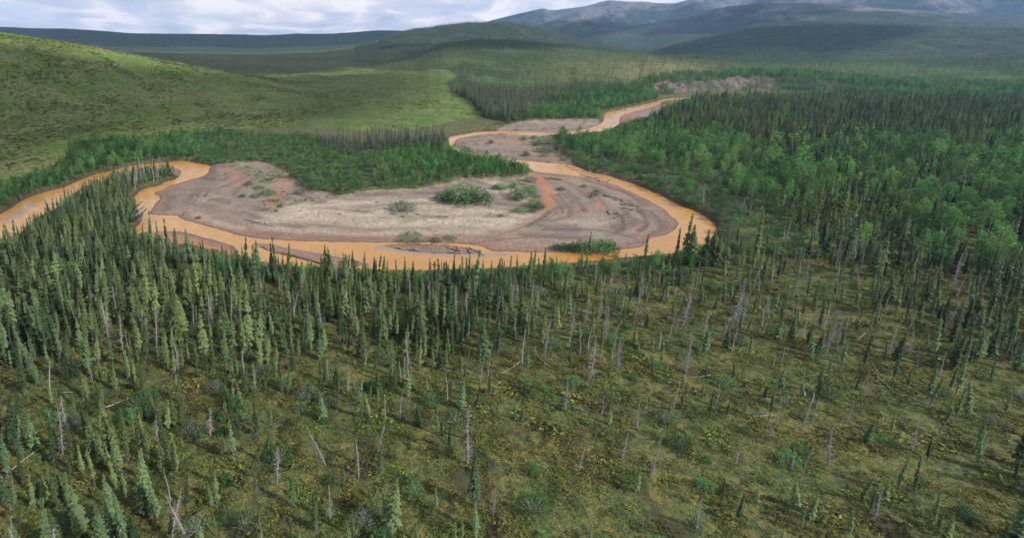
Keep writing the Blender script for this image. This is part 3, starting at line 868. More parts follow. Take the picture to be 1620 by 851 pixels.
def spruce_parts(width=0.10, base=0.06, whorls=40, per=7, seed=0, ragged=0.35, top_club=0.0, lod=0):
    """trunk, crown and dead twigs of a narrow boreal spruce, height 1"""
    rd.seed(seed)
    bend = (u_(-.015, .015), u_(-.015, .015))
    axis = lambda t: (bend[0] * t * t * 2 + 0.004 * math.sin(7 * t + seed), bend[1] * t * t * 2, t)
    tr = Geo(); cr = Geo(); dd = Geo()
    k = 6 if lod == 0 else 3
    tr.tube([axis(i / 4 * .97) for i in range(5)], [.013, .011, .008, .005, .0015], k)
    gaps = [u_(base, .85) for _ in range(3)]
    for w in range(whorls):
        t = base + (0.985 - base) * (w / (whorls - 1)) ** 0.92
        prof = (1 - t) ** 0.75 * 1.25 if t > .25 else (1 - .25) ** 0.75 * 1.25 * (.55 + .45 * (t - base) / (.25 - base + 1e-6))
        prof += top_club * math.exp(-((t - .9) / .06) ** 2)
        rad = width * prof * u_(1 - ragged, 1 + ragged * .6) + .006
        for gp in gaps:
            if abs(t - gp) < .018: rad *= .45
        n = per if t < .8 else max(3, per - 3)
        a0 = u_(0, 6.28)
        cx, cy_, cz = axis(t)
        for j in range(n):
            if rd.random() < .10: continue
            a = a0 + 2 * pi * j / n + u_(-.25, .25)
            L = rad * u_(.65, 1.25)
            ca, sa = math.cos(a), math.sin(a)
            droop = u_(.25, .65) * (1 if t < .85 else -.6)
            hw = L * u_(.22, .38) + .003
            z1 = cz - L * droop * .35; z2 = cz - L * droop + (L * .15)
            px, py = -sa, ca
            m = .55
            p0 = (cx, cy_, cz + .006)
            pl = (cx + ca * L * m + px * hw, cy_ + sa * L * m + py * hw, z1 - .006)
            pr = (cx + ca * L * m - px * hw, cy_ + sa * L * m - py * hw, z1 - .006)
            pe = (cx + ca * L, cy_ + sa * L, z2)
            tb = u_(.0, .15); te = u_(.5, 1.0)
            if lod == 0:
                pm = (cx + ca * L * m, cy_ + sa * L * m, z1 + .008)
                cr.tri(p0, pl, pm, tb, .35, .3); cr.tri(p0, pm, pr, tb, .3, .35)
                cr.tri(pl, pe, pm, .35, te, .4); cr.tri(pm, pe, pr, .4, te, .35)
                # hanging twig
                pd = (cx + ca * L * .8, cy_ + sa * L * .8, z2 - .022 - L * .15)
                cr.tri(pl, pd, pr, .2, .1, .2)
            else:
                cr.quad(p0, pr, pe, pl, tb, te)
    nd = 64 if lod == 0 else 7
    for i in range(nd):
        t = u_(.03, max(.15, base + .32)); a = u_(0, 6.28); L = width * u_(.35, .95)
        x, y, z = axis(t)
        w = .0022
        dd.tri((x, y, z + w), (x, y, z - w), (x + math.cos(a) * L, y + math.sin(a) * L, z - L * u_(.1, .6)))
        dd.tri((x - w * math.sin(a), y + w * math.cos(a), z), (x + w * math.sin(a), y - w * math.cos(a), z), (x + math.cos(a) * L, y + math.sin(a) * L, z - L * u_(.1, .6)))
    return tr, cr, dd


def snag_parts(seed=0, twigs=46, lean=0.0, broken=False, long_=0.09, lod=0):
    rd.seed(seed)
    tr = Geo(); br = Geo()
    top = 0.72 if broken else 1.0
    ax = lambda t: (lean * t + .012 * math.sin(5 * t + seed), .01 * math.sin(4 * t + 2 * seed), t)
    r1 = .007 if broken else .0015
    tr.tube([ax(i / 5 * top) for i in range(6)], [.014, .012, .010, .008, .005, r1], 6 if lod == 0 else 3)
    for i in range(twigs):
        t = u_(.12, top * .99); a = u_(0, 6.28)
        L = long_ * (1.2 - t) * u_(.5, 1.7) + .012
        x, y, z = ax(t); w = .0048 if lod == 0 else .007
        e = (x + math.cos(a) * L, y + math.sin(a) * L, z - L * u_(-.1, .55))
        br.tri((x, y, z + w), (x, y, z - w), e); br.tri((x - w * math.sin(a), y + w * math.cos(a), z), (x + w * math.sin(a), y - w * math.cos(a), z), e)
        if lod == 0:
            m = tuple(.5 * (p + q_) for p, q_ in zip((x, y, z), e)); b = a + u_(-1, 1)
            br.tri(m, (m[0], m[1], m[2] - w), (m[0] + math.cos(b) * L * .4, m[1] + math.sin(b) * L * .4, m[2] - L * .25))
    return tr, br


def leaf_cloud(g, c, r, n, size, flat=1.0):
    for _ in range(n):
        while True:
            p = (u_(-1, 1), u_(-1, 1), u_(-1, 1)); d = p[0]**2 + p[1]**2 + p[2]**2
            if .25 < d < 1: break
        q_ = (c[0] + p[0] * r, c[1] + p[1] * r, c[2] + p[2] * r * flat)
        a, b = u_(0, 6.28), u_(-.9, .9)
        s = size * u_(.6, 1.3)
        ux, uy, uz = math.cos(a) * s, math.sin(a) * s, b * s * .5
        vx, vy, vz = -math.sin(a) * s * .7 + p[0] * s * .4, math.cos(a) * s * .7 + p[1] * s * .4, s * u_(.1, .9)
        t0 = max(0, min(1, .40 + .42 * p[2] + u_(-.2, .2)))  # shading put into leaf colour: clump tops paler, undersides darker
        n0 = len(g.v)
        g.v += [(q_[0] - ux, q_[1] - uy, q_[2] - uz), (q_[0] + vx * .5 + ux * .1, q_[1] + vy * .5, q_[2] + vz * .5 - uz * .2), (q_[0] + ux, q_[1] + uy, q_[2] + uz), (q_[0] - vx * .5, q_[1] - vy * .5, q_[2] - vz * .5)]
        g.f += [(n0, n0 + 1, n0 + 2), (n0, n0 + 2, n0 + 3)]; g.a += [t0] * 4


def poplar_parts(seed=0, clumps=26, leaves=52, size=.022, width=.20, lod=0):
    rd.seed(seed)
    tr = Geo(); cr = Geo()
    ax = lambda t: (.03 * math.sin(3 * t + seed), .03 * math.sin(2.3 * t + 2 * seed), t)
    tr.tube([ax(i / 4 * .93) for i in range(5)], [.014, .012, .009, .006, .002], 6 if lod == 0 else 3)
    for i in range(clumps):
        t = .16 + .80 * (i + .5) / clumps
        prof = math.sin(pi * min(1, (t - .06) / .98)) ** .7
        a = i * 2.4 + u_(-.5, .5); R_ = width * prof * u_(.25, .95)
        x, y, z = ax(t)
        c = (x + math.cos(a) * R_, y + math.sin(a) * R_, t + u_(-.02, .03))
        rr = (.045 + .055 * prof) * u_(.75, 1.25)
        if lod == 0 and R_ > .04: tr.tube([ax(t - .08), ((x + c[0]) / 2, (y + c[1]) / 2, t - .035), c], [.005, .0035, .0015], 4)
        leaf_cloud(cr, c, rr, leaves, size, 1.25)
    return tr, cr


def willow_parts(seed=0, clumps=16, leaves=40, size=.05, spread=.62, lod=0):
    rd.seed(seed)
    tr = Geo(); cr = Geo()
    for i in range(clumps):
        a = i * 2.4 + u_(-.3, .3); q_ = math.sqrt((i + .5) / clumps)
        R_ = spread * q_ * u_(.8, 1.1)
        h = (.90 - .55 * q_ ** 2) * u_(.75, 1.12)
        c = (math.cos(a) * R_, math.sin(a) * R_, h)
        if lod == 0: tr.tube([(c[0] * .1, c[1] * .1, 0), (c[0] * .6, c[1] * .6, h * .6), c], [.02, .014, .005], 4)
        leaf_cloud(cr, (c[0], c[1], h * .86), .19 * u_(.8, 1.2), leaves, size, 1.3)
        leaf_cloud(cr, (c[0] * 1.05, c[1] * 1.05, h * .42), .17, leaves // 3, size, 1.6)
    return tr, cr


def tuft_geo(seed=0, n=60, size=.16):
    rd.seed(seed); g = Geo()
    for i in range(n):
        a = u_(0, 6.28); r = math.sqrt(u_(0, 1)) * .85
        h = (1 - r * r * .7) * u_(.35, 1.0)
        leaf_cloud(g, (math.cos(a) * r, math.sin(a) * r, h * .6), .08, 1, size, 1)
    return g


def join_geo(parts_mats, name):
    """one mesh with several materials, for plants inside a mass"""
    me = None
    v = []; f = []; a = []; mi = []
    for k, (g_, m) in enumerate(parts_mats):
        n = len(v); v += g_.v; a += g_.a
        f += [tuple(i + n for i in t_) for t_ in g_.f]; mi += [k] * len(g_.f)
    o = new_mesh_obj(name, v, f, parts_mats[0][1], attrs={'tip': a}, smooth_sh=False)
    me = o.data
    for g_, m in parts_mats[1:]: me.materials.append(MATS[m])
    me.polygons.foreach_set('material_index', np.array(mi, np.int32))
    bpy.data.objects.remove(o)
    return me


PROTO = {}          # kind -> list of dict(part name -> mesh)
SP = []
for i, (w, b, wh, per, rg_, cl) in enumerate([(.105, .08, 44, 8, .45, 0), (.080, .16, 42, 7, .6, .25), (.135, .06, 40, 8, .4, 0), (.068, .28, 38, 6, .65, .35),
                                              (.090, .12, 44, 7, .6, .1), (.105, .32, 36, 7, .5, 0), (.062, .44, 30, 6, .7, .7)]):
    tr, cr, dd = spruce_parts(w, b, wh, per, 100 + i, rg_, cl)
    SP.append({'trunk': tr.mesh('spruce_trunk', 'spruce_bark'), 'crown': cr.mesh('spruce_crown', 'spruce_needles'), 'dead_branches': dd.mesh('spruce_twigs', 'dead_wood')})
PROTO['spruce_tree'] = SP
SN = []
for i, (tw, ln, br_, lg) in enumerate([(90, .03, False, .07), (60, -.10, False, .055), (120, .0, False, .10), (34, .05, True, .06), (70, .22, False, .065), (60, .0, True, .09)]):
    tr, br = snag_parts(200 + i, tw, ln, br_, lg)
    SN.append({'trunk': tr.mesh('snag_trunk', 'dead_wood'), 'branches': br.mesh('snag_branches', 'dead_wood')})
PROTO['dead_spruce'] = SN
PP = []
for i, (cl, lv, w) in enumerate([(26, 55, .25), (30, 50, .21), (24, 60, .32), (28, 46, .17)]):
    tr, cr = poplar_parts(300 + i, cl, lv, .021, w)
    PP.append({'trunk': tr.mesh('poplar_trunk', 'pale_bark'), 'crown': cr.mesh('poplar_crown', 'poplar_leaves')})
PROTO['poplar_tree'] = PP
WW = []
for i, (cl, lv, sp_) in enumerate([(16, 44, .62), (20, 38, .8), (12, 50, .5), (22, 34, .95)]):
    tr, cr = willow_parts(400 + i, cl, lv, .05, sp_)
    WW.append({'stems': tr.mesh('willow_stems', 'pale_bark'), 'crown': cr.mesh('willow_crown', 'willow_leaves')})
WW.append({'stems': WW[0]['stems'], 'crown': WW[1]['crown'].copy()})
WW[4]['crown'].materials.clear(); WW[4]['crown'].materials.append(MATS['grey_willow_leaves'])
PROTO['willow_shrub'] = WW

# lighter prototypes for the masses
def proto_coll(name, meshes):
    c = bpy.data.collections.new(name)
    for k, me in enumerate(meshes):
        o = bpy.data.objects.new(f'{name}_{k:02d}', me); c.objects.link(o)
    return c


def sp_low(i, w, b, wh, per, rg_):
    tr, cr, dd = spruce_parts(w, b, wh, per, 500 + i, rg_, 0, lod=1)
    return join_geo([(cr, 'spruce_needles'), (tr, 'spruce_bark')], 'spruce_low')


def sn_low(i, dark=False):
    tr, br = snag_parts(600 + i, 24, 0.02 * (i % 3 - 1), False, .07, lod=1)
    m = 'dark_dead_wood' if dark else 'dead_wood'
    return join_geo([(tr, m), (br, m)], 'snag_low')


def pp_low(i, w):
    tr, cr = poplar_parts(700 + i, 15, 24, .040, w, lod=1)
    return join_geo([(cr, 'poplar_leaves'), (tr, 'pale_bark')], 'poplar_low')


def ww_low(i, s_, m_='willow_leaves'):
    tr, cr = willow_parts(800 + i, 9, 20, .085, s_, lod=1)
    return join_geo([(cr, m_)], 'willow_low')


COL = {
    'spruce_near': proto_coll('spruce_near', [join_geo([(c_, 'spruce_needles'), (a_, 'spruce_bark'), (d_, 'dead_wood')], 'spruce_mid') for a_, c_, d_ in
                                              [spruce_parts(w, b, 30, 7, 900 + i, rg_, cl) for i, (w, b, rg_, cl) in enumerate([(.105, .10, .5, 0), (.078, .22, .6, .3), (.13, .06, .45, 0), (.068, .38, .65, .5), (.09, .16, .6, .1), (.10, .32, .5, 0), (.06, .17, .5, 0)])]]),
    'spruce_far': proto_coll('spruce_far', [sp_low(0, .10, .04, 11, 5, .3), sp_low(1, .08, .08, 12, 5, .4), sp_low(2, .12, .03, 10, 5, .3)]),
    'snag': proto_coll('snag', [sn_low(0), sn_low(1), sn_low(2)]),
    'dark_snag': proto_coll('dark_snag', [sn_low(3, True), sn_low(4, True), sn_low(5, True)]),
    'poplar': proto_coll('poplar', [pp_low(0, .26), pp_low(1, .33), pp_low(2, .19)]),
    'willow': proto_coll('willow', [ww_low(0, .6), ww_low(1, .85), ww_low(2, .5), ww_low(3, .7, 'grey_willow_leaves')]),
    'heath': proto_coll('heath', [tuft_geo(i, 46, .15).mesh('heath_tuft', 'heath_leaves') for i in range(3)]),
    'scrub': proto_coll('scrub', [tuft_geo(20 + i, 26, .26).mesh('scrub_tuft', 'hill_scrub') for i in range(3)]),
    'green_tuft': proto_coll('green_tuft', [tuft_geo(40 + i, 50, .15).mesh('green_tuft_mesh', 'willow_leaves') for i in range(3)]),
}


def mass(name, coll, pts, scl, label, category, idx=None, wide=None):
    """pts Nx3, scl N: one object of kind stuff whose nodes place the plants"""
    n = len(pts)
    if n == 0: return
    me = bpy.data.meshes.new(name)
    me.vertices.add(n); me.vertices.foreach_set('co', np.asarray(pts, np.float32).ravel())
    wide = np.ones(n) if wide is None else wide
    sc = np.stack([scl * wide, scl * wide, scl], 1).astype(np.float32)
    at = me.attributes.new('plant_scale', 'FLOAT_VECTOR', 'POINT'); at.data.foreach_set('vector', sc.ravel())
    rot = np.stack([rng.normal(0, .045, n), rng.normal(0, .045, n), rng.uniform(0, 6.28, n)], 1).astype(np.float32)
    at = me.attributes.new('plant_turn', 'FLOAT_VECTOR', 'POINT'); at.data.foreach_set('vector', rot.ravel())
    k = len(COL[coll].objects)
    ids = rng.integers(0, k, n).astype(np.int32) if idx is None else idx.astype(np.int32)
    at = me.attributes.new('plant_kind', 'INT', 'POINT'); at.data.foreach_set('value', ids)
    o = bpy.data.objects.new(name, me); C.objects.link(o)
    ng = bpy.data.node_groups.new(name, 'GeometryNodeTree')
    ng.interface.new_socket('Geometry', in_out='INPUT', socket_type='NodeSocketGeometry')
    ng.interface.new_socket('Geometry', in_out='OUTPUT', socket_type='NodeSocketGeometry')
    N, L = ng.nodes, ng.links
    gi, go = N.new('NodeGroupInput'), N.new('NodeGroupOutput')
    iop = N.new('GeometryNodeInstanceOnPoints')
    ci = N.new('GeometryNodeCollectionInfo'); ci.inputs['Collection'].default_value = COL[coll]
    ci.inputs['Separate Children'].default_value = True; ci.inputs['Reset Children'].default_value = True
    L.new(gi.outputs[0], iop.inputs['Points']); L.new(ci.outputs[0], iop.inputs['Instance'])
    iop.inputs['Pick Instance'].default_value = True

    def na(nm, tp):
        x = N.new('GeometryNodeInputNamedAttribute'); x.data_type = tp; x.inputs['Name'].default_value = nm
        return x.outputs['Attribute']
    L.new(na('plant_kind', 'INT'), iop.inputs['Instance Index'])
    L.new(na('plant_scale', 'FLOAT_VECTOR'), iop.inputs['Scale'])
    L.new(na('plant_turn', 'FLOAT_VECTOR'), iop.inputs['Rotation'])
    L.new(iop.outputs[0], go.inputs[0])
    md = o.modifiers.new('plants', 'NODES'); md.node_group = ng
    o['kind'] = 'stuff'; o['label'] = label; o['category'] = category
    return o


# ------------------------------------------------------------------ where plants stand
def candidates(r0, r1, a0, a1, spacing, seed):
    """jittered grid over the sector"""
    rg = np.random.default_rng(seed)
    xs = np.arange(-r1, r1, spacing); ys = np.arange(-50, r1, spacing)
    X, Y = np.meshgrid(xs, ys)
    X = X + rg.uniform(-.5, .5, X.shape) * spacing; Y = Y + rg.uniform(-.5, .5, X.shape) * spacing
    X = X.ravel(); Y = Y.ravel()
    r = np.hypot(X, Y); a = np.degrees(np.arctan2(X, Y))
    k = (r > r0) & (r < r1) & (a > a0) & (a < a1)
    X, Y = X[k], Y[k]
    z = terrain_z(X, Y)
    sr = grid_val(SR, X, Y); sb = grid_val(SB, X, Y)
    px, py, d = to_pixel(X, Y, z)
    vis = (px > -200) & (px < 1880) & (py < 990)
    return dict(x=X[vis], y=Y[vis], z=z[vis], r=np.hypot(X, Y)[vis], sr=sr[vis], sb=sb[vis], px=px[vis], py=py[vis], d=d[vis], rg=rg)


def pick(c, m):
    return {k: (v[m] if isinstance(v, np.ndarray) else v) for k, v in c.items()}


def P3(c): return np.stack([c['x'], c['y'], c['z'] - 0.1], 1)


poly = lambda pts, c: inside(pts, c['px'], c['py'])
ALL = {'spruce_tree': [], 'dead_spruce': [], 'poplar_tree': [], 'willow_shrub': []}   # rows: x, y, z, h


def add(kind, c, h, wide=None):
    px, py, d = c['px'], c['py'], c['d']
    wide = np.ones(len(h)) if wide is None else wide
    ALL[kind].append(np.stack([c['x'], c['y'], c['z'] - .1, h, px, py, h * F_PX / d, wide], 1))


FOREST_FRONT = [(-400, 520), (-60, 412), (0, 386), (40, 376), (60, 352), (105, 322), (150, 297), (200, 277), (240, 268), (283, 268), (283, 282), (250, 292), (214, 308), (207, 325),
                (222, 345), (207, 368), (236, 392), (300, 402), (345, 412), (400, 422), (520, 433), (620, 437), (760, 435), (900, 424), (1000, 416), (1110, 404), (1146, 392), (1240, 400), (1800, 430), (1800, 1200), (-400, 1200)]
PENIN = [(-60, 412), (0, 386), (40, 376), (60, 352), (105, 322), (150, 297), (200, 277), (214, 308), (207, 325), (222, 345), (207, 368), (236, 392), (200, 440), (60, 470), (-60, 470)]
ISLET = [(180, 276), (240, 268), (270, 268), (276, 280), (250, 289), (214, 300), (200, 290)]
BOG = [(830, 455), (930, 440), (1010, 428), (1150, 428), (1260, 445), (1700, 500), (1700, 1000), (-200, 1000), (-200, 640), (500, 600), (760, 540)]

cf = candidates(50, 330, -60, 62, 2.0, 1)
ok = (cf['sr'] > 1.2) & (cf['sb'] < -.5) & poly(FOREST_FRONT, cf) & (cf['r'] < 300)
cf = pick(cf, ok)
rgf = np.random.default_rng(5)
n1 = fbm(cf['x'], cf['y'], 14, 3, 71); n2 = fbm(cf['x'], cf['y'], 34, 3, 72)
px, py = cf['px'], cf['py']
rnd = rgf.uniform(0, 1, len(px))
pen = poly(PENIN, cf); isl = poly(ISLET, cf); bog = poly(BOG, cf)
bankband = (cf['sr'] < 16) & ~pen & ~isl
# spruce density by place
den = np.interp(px, [-60, 150, 300, 600, 800, 900, 1000, 1300, 1700], [.66, .62, .42, .50, .36, .20, .12, .14, .40])
den = den * np.interp(n1, [.3, .7], [.55, 1.5])
den = np.where(pen, .72, den); den = np.where(bankband, np.interp(px, [200, 500, 850, 950, 1100, 1200], [.34, .34, .34, .16, .10, .4]), den)
low = smooth((py - 520) / 130)
den = den * (1 - low * np.interp(n2, [.35, .6], [.93, .45]))
den = np.where(isl, .10, den)
is_sp = rnd < den
hs = np.interp(px, [-60, 200, 400, 800, 1000, 1200, 1650], [10.0, 9.2, 8.0, 8.0, 5.5, 6.0, 9.5]) * np.exp(rgf.normal(0, .24, len(px)))
hs = np.where(pen, 9.0 * np.exp(rgf.normal(0, .2, len(px))), hs)
hs = np.where(pen & (cf['sr'] < 14), hs * .72, hs)
hs = np.where(bankband, np.clip(hs, 4.5, 11) * .9, hs)
hs = np.clip(hs * .9, 2.2, 14)
hs = np.where(low > 0, hs * (1 - .25 * low), hs)
c = pick(cf, is_sp); add('spruce_tree', c, hs[is_sp])
# dead snags
dsn = np.interp(px, [-60, 100, 300, 600, 850, 1000, 1250, 1650], [.12, .14, .13, .08, .17, .17, .13, .05]) * np.interp(n2, [.35, .65], [.6, 1.5])
dsn = np.where(isl, .35, np.where(pen, .05, dsn)); dsn = np.where(bankband, .03, dsn); dsn = dsn * (1 - .72 * low)
is_sn = ~is_sp & (rgf.uniform(0, 1, len(px)) < dsn)
add('dead_spruce', pick(cf, is_sn), np.clip(np.interp(px, [-60, 500, 1000, 1650], [8.5, 7.0, 6.2, 6])[is_sn] * np.exp(rgf.normal(0, .28, is_sn.sum())), 2, 11))
# green brush along the bank
dwl = np.where((cf['sr'] < 13), np.interp(px, [0, 240, 400, 900, 1050, 1200], [.45, .40, .8, .9, .7, .8]), 0.04 + .25 * smooth((n2 - .55) / .1) * (px < 900))
dwl = np.where(pen, .16, dwl); dwl = np.where(isl, .5, dwl)
dwl = np.where(bankband, dwl * .7, dwl)
is_wl = ~is_sp & ~is_sn & (rgf.uniform(0, 1, len(px)) < dwl)
add('willow_shrub', pick(cf, is_wl), rgf.uniform(1.2, 3.0, is_wl.sum()))
is_pp = ~is_sp & ~is_sn & ~is_wl & (rgf.uniform(0, 1, len(px)) < np.where(isl, .5, np.where(pen, .08, np.where(bankband, .45, .0))))
add('poplar_tree', pick(cf, is_pp), rgf.uniform(3.5, 6.5, is_pp.sum()))
# heath and dwarf birch on the bog floor
ch = candidates(50, 235, -60, 62, 1.05, 2)
ok = (ch['sr'] > 1.2) & (ch['sb'] < -.5) & poly(FOREST_FRONT, ch)
ch = pick(ch, ok); nn = fbm(ch['x'], ch['y'], 5, 3, 75)
ch = pick(ch, np.random.default_rng(8).uniform(0, 1, len(nn)) < np.interp(nn, [.35, .6], [.25, .9]))
HEATH = ch

# north bank of the left channel: tall green brush up to the foot of the hill
r_ft = lambda c: np.interp(np.arctan2(c['x'], c['y']), azw[np.argsort(azw)], r_foot[np.argsort(azw)])
cn = candidates(200, 560, -50, 22, 2.15, 3)
NB = [(-200, 400), (-60, 330), (0, 300), (50, 285), (105, 250), (118, 225), (190, 222), (300, 216), (345, 205), (400, 212), (490, 214), (560, 226), (640, 228), (690, 222), (712, 226),
      (712, 238), (735, 247), (790, 256), (822, 263), (838, 270), (840, 282), (780, 283), (737, 283), (700, 292), (686, 300), (632, 302), (570, 306), (545, 313), (510, 309), (491, 305),
      (470, 289), (458, 279), (448, 266), (435, 260), (400, 256), (364, 258), (336, 261), (300, 253), (240, 256), (180, 267), (120, 288), (60, 306), (0, 338), (-200, 440)]
ok = (cn['sr'] > 0.9) & (cn['sb'] < 0) & poly(NB, cn)
cn = pick(cn, ok); px, py = cn['px'], cn['py']; n1 = fbm(cn['x'], cn['y'], 16, 3, 81); rn = np.random.default_rng(9)
f1 = rn.uniform(0, 1, len(px)); near_edge = cn['sb'] > -9
thin = ((px < 110) & (py < 300 - px * .1) & (cn['sr'] > 25))
popl = np.where(near_edge, .06, np.where(px > 330, .2, .36)) * np.interp(n1, [.35, .65], [.3, 1.6]); popl = np.where((px > 590) & (py < 290), .55, popl)
n5 = fbm(cn['x'], cn['y'], 7, 2, 83)
popl = np.where(n5 < .38, popl * .4, popl)
m = (f1 < popl) & ~thin
add('poplar_tree', pick(cn, m), np.clip(rn.normal(5.0, 1.3, m.sum()), 2.2, 8.5) * np.interp(px[m], [100, 130, 300, 340, 600, 640], [1, 1.2, 1.1, .68, .68, .9]))
m2 = ~m & (rn.uniform(0, 1, len(px)) < np.where(thin, .25, np.where(n5 < .34, .5, .97)))
add('willow_shrub', pick(cn, m2), np.clip(rn.normal(2.2, .7, m2.sum()), .9, 4) * np.interp(px[m2], [300, 350], [1, .85]))
m3 = ~m & ~m2 & (px < 450) & (rn.uniform(0, 1, len(px)) < .4)
add('spruce_tree', pick(cn, m3), rn.uniform(3.5, 7, m3.sum()))
# dead dark spruce stand behind the thicket
cs = candidates(300, 420, -20, 12, 1.9, 4)
SNAGS = [(508, 226), (700, 222), (706, 236), (640, 240), (508, 238)]
ok = poly(SNAGS, cs) & (cs['sr'] > 3)
cs = pick(cs, ok); n1 = fbm(cs['x'], cs['y'], 12, 2, 91)
k = np.random.default_rng(3).uniform(0, 1, len(n1)) < np.interp(n1, [.38, .6], [.12, .75]); cs = pick(cs, k)
DARK_SNAGS = cs
c2 = pick(cs, np.random.default_rng(4).uniform(0, 1, len(cs['x'])) < .12)
add('spruce_tree', c2, np.random.default_rng(4).uniform(6, 9, len(c2['x'])))

# right bank: willow belt, poplar wood, dark spruce, pale far brush
RIGHT = [(868, 215), (900, 216), (955, 210), (982, 201), (1000, 194), (1043, 184), (1060, 172), (1092, 157), (1200, 153), (1700, 150), (1700, 440), (1240, 412), (1146, 396), (1138, 366), (1130, 350), (1114, 340),
         (1083, 327), (1055, 312), (1024, 299), (978, 282), (938, 273), (914, 262), (892, 250), (876, 238), (884, 226), (868, 220)]
cr_ = candidates(180, 900, -5, 62, 3.3, 6)
ok = (cr_['sr'] > 0.9) & (cr_['sb'] < 0) & poly(RIGHT, cr_)
cr_ = pick(cr_, ok); px, py = cr_['px'], cr_['py']; rn = np.random.default_rng(12)
n1 = fbm(cr_['x'], cr_['y'], 26, 3, 101)
nW = fbm(cr_['x'], cr_['y'], 60, 3, 102)
f = rn.uniform(0, 1, len(px))
belt = cr_['sr'] < 26
farb = (py < 180) & (px > 1040)
dark = inside([(1040, 190), (1100, 176), (1230, 168), (1700, 165), (1700, 215), (1300, 235), (1200, 236), (1130, 222), (1060, 212)], px, py)
darkfar = inside([(1090, 158), (1130, 156), (1700, 156), (1700, 168), (1200, 168), (1100, 174)], px, py)
mix_sp = np.where(dark, .85, np.where(darkfar, .55, np.where(belt, .01, np.where(px > 1230, .30, .06) * np.interp(nW, [.4, .6], [.3, 1.8]))))
m = f < mix_sp
add('spruce_tree', pick(cr_, m), np.clip(np.where(dark, 12.0, 9.5)[m] * np.exp(rn.normal(0, .2, m.sum())), 4, 17))
mp = np.where(belt, .16, np.where(farb, .30, .55)) * np.interp(n1, [.38, .58], [.35, 1.4])
m2 = ~m & (rn.uniform(0, 1, len(px)) < mp)
hp = np.where(cr_['sr'] < 60, 6.5, 8.6) * np.exp(rn.normal(0, .32, len(px))); hp = np.where(farb, hp * .9, hp)
hp = np.where(inside([(1120, 340), (1240, 390), (1240, 420), (1140, 400)], px, py), hp * .5, hp)
hp = np.where(belt, hp * .55, hp)
add('poplar_tree', pick(cr_, m2), np.clip(hp[m2], 2.5, 13))
m3 = ~m & ~m2 & (rn.uniform(0, 1, len(px)) < np.where(belt, .85, .5))
add('willow_shrub', pick(cr_, m3), np.clip(rn.normal(2.8, .7, m3.sum()), 1.2, 4.5))
m4 = ~m & ~m2 & ~m3 & (rn.uniform(0, 1, len(px)) < .12)
add('dead_spruce', pick(cr_, m4), rn.uniform(6, 11, m4.sum()))
# upper brush between forest and beach
UP = [(770, 200), (800, 192), (835, 184), (850, 166), (900, 158), (950, 146), (1000, 142), (1042, 140), (1040, 158), (1000, 168), (956, 176), (950, 188), (860, 190), (825, 193), (800, 198)]
cu = candidates(400, 800, -5, 40, 3.0, 7)
ok = (cu['sr'] > 2) & (cu['sb'] < 0) & poly(UP, cu); cu = pick(cu, ok); rn = np.random.default_rng(14); n1 = fbm(cu['x'], cu['y'], 25, 3, 111)
m = rn.uniform(0, 1, len(n1)) < np.interp(n1, [.4, .6], [.15, .75])
add('poplar_tree', pick(cu, m), rn.uniform(4.0, 8.0, m.sum()))
m2 = ~m & (rn.uniform(0, 1, len(n1)) < .8)
add('willow_shrub', pick(cu, m2), rn.uniform(1.5, 3.5, m2.sum()))
# brush along the top of the scree bank
ct = candidates(650, 1200, 18, 62, 3.5, 8)
rft = r_ft(ct)
nz_ = fbm(ct['x'], ct['y'], 40, 3, 161)
ok = ((ct['r'] > rft * 1.030) & (ct['r'] < rft * 1.10)) | ((ct['r'] > rft * .97) & (ct['r'] <= rft * 1.03) & (ct['sr'] > 4) & ((nz_ > .63) | (ct['px'] > 1230))); ct = pick(ct, ok); rn = np.random.default_rng(15)
m = rn.uniform(0, 1, len(ct['x'])) < .55
add('poplar_tree', pick(ct, m), rn.uniform(5, 10, m.sum()))

# middle hill spruce forest, thinning upwards
fo_a = azw[np.argsort(azw)]
cm = candidates(420, 1750, -14, 62, 6.0, 9)
am = np.arctan2(cm['x'], cm['y']); rft = r_ft(cm); px, py = cm['px'], cm['py']
fe = np.interp(cm['r'], [480, 560, 620, 680, 740, 800, 860, 950, 1100, 1300], az_of([770, 745, 710, 704, 722, 708, 662, 620, 590, 560], 160))
ok = (cm['r'] > rft * 1.035) & (am > fe + rng.normal(0, .004, len(am))) & ~poly(UP, cm) & (cm['sr'] > 4) & (cm['sb'] < 0)
cm = pick(cm, ok); px, py = cm['px'], cm['py']; rn = np.random.default_rng(16); n1 = fbm(cm['x'], cm['y'], 90, 4, 121)
tn = smooth(1.2 - np.hypot((px - 1010) / 170, (py - 112) / 22))
dn = np.interp(n1, [.35, .6], [.45, 1.0]) * (1 - .55 * tn)
m = rn.uniform(0, 1, len(px)) < dn
HILL_SPRUCE = pick(cm, m)
# extra dense lower edge of that forest
ce = candidates(440, 800, -2, 30, 3.4, 10)
am = np.arctan2(ce['x'], ce['y'])
fe = np.interp(ce['r'], [480, 560, 620, 680, 740, 800, 860, 950, 1100, 1300], az_of([770, 745, 710, 704, 722, 708, 662, 620, 590, 560], 160))
EDGE = [(705, 150), (735, 175), (770, 188), (810, 194), (850, 182), (850, 166), (900, 157), (950, 145), (1040, 138), (1040, 128), (900, 138), (800, 145), (740, 140)]
ok = poly(EDGE, ce) & (am > fe - .002) & (ce['sr'] > 4) & (ce['sb'] < 0)
EDGE_SPRUCE = pick(ce, ok)
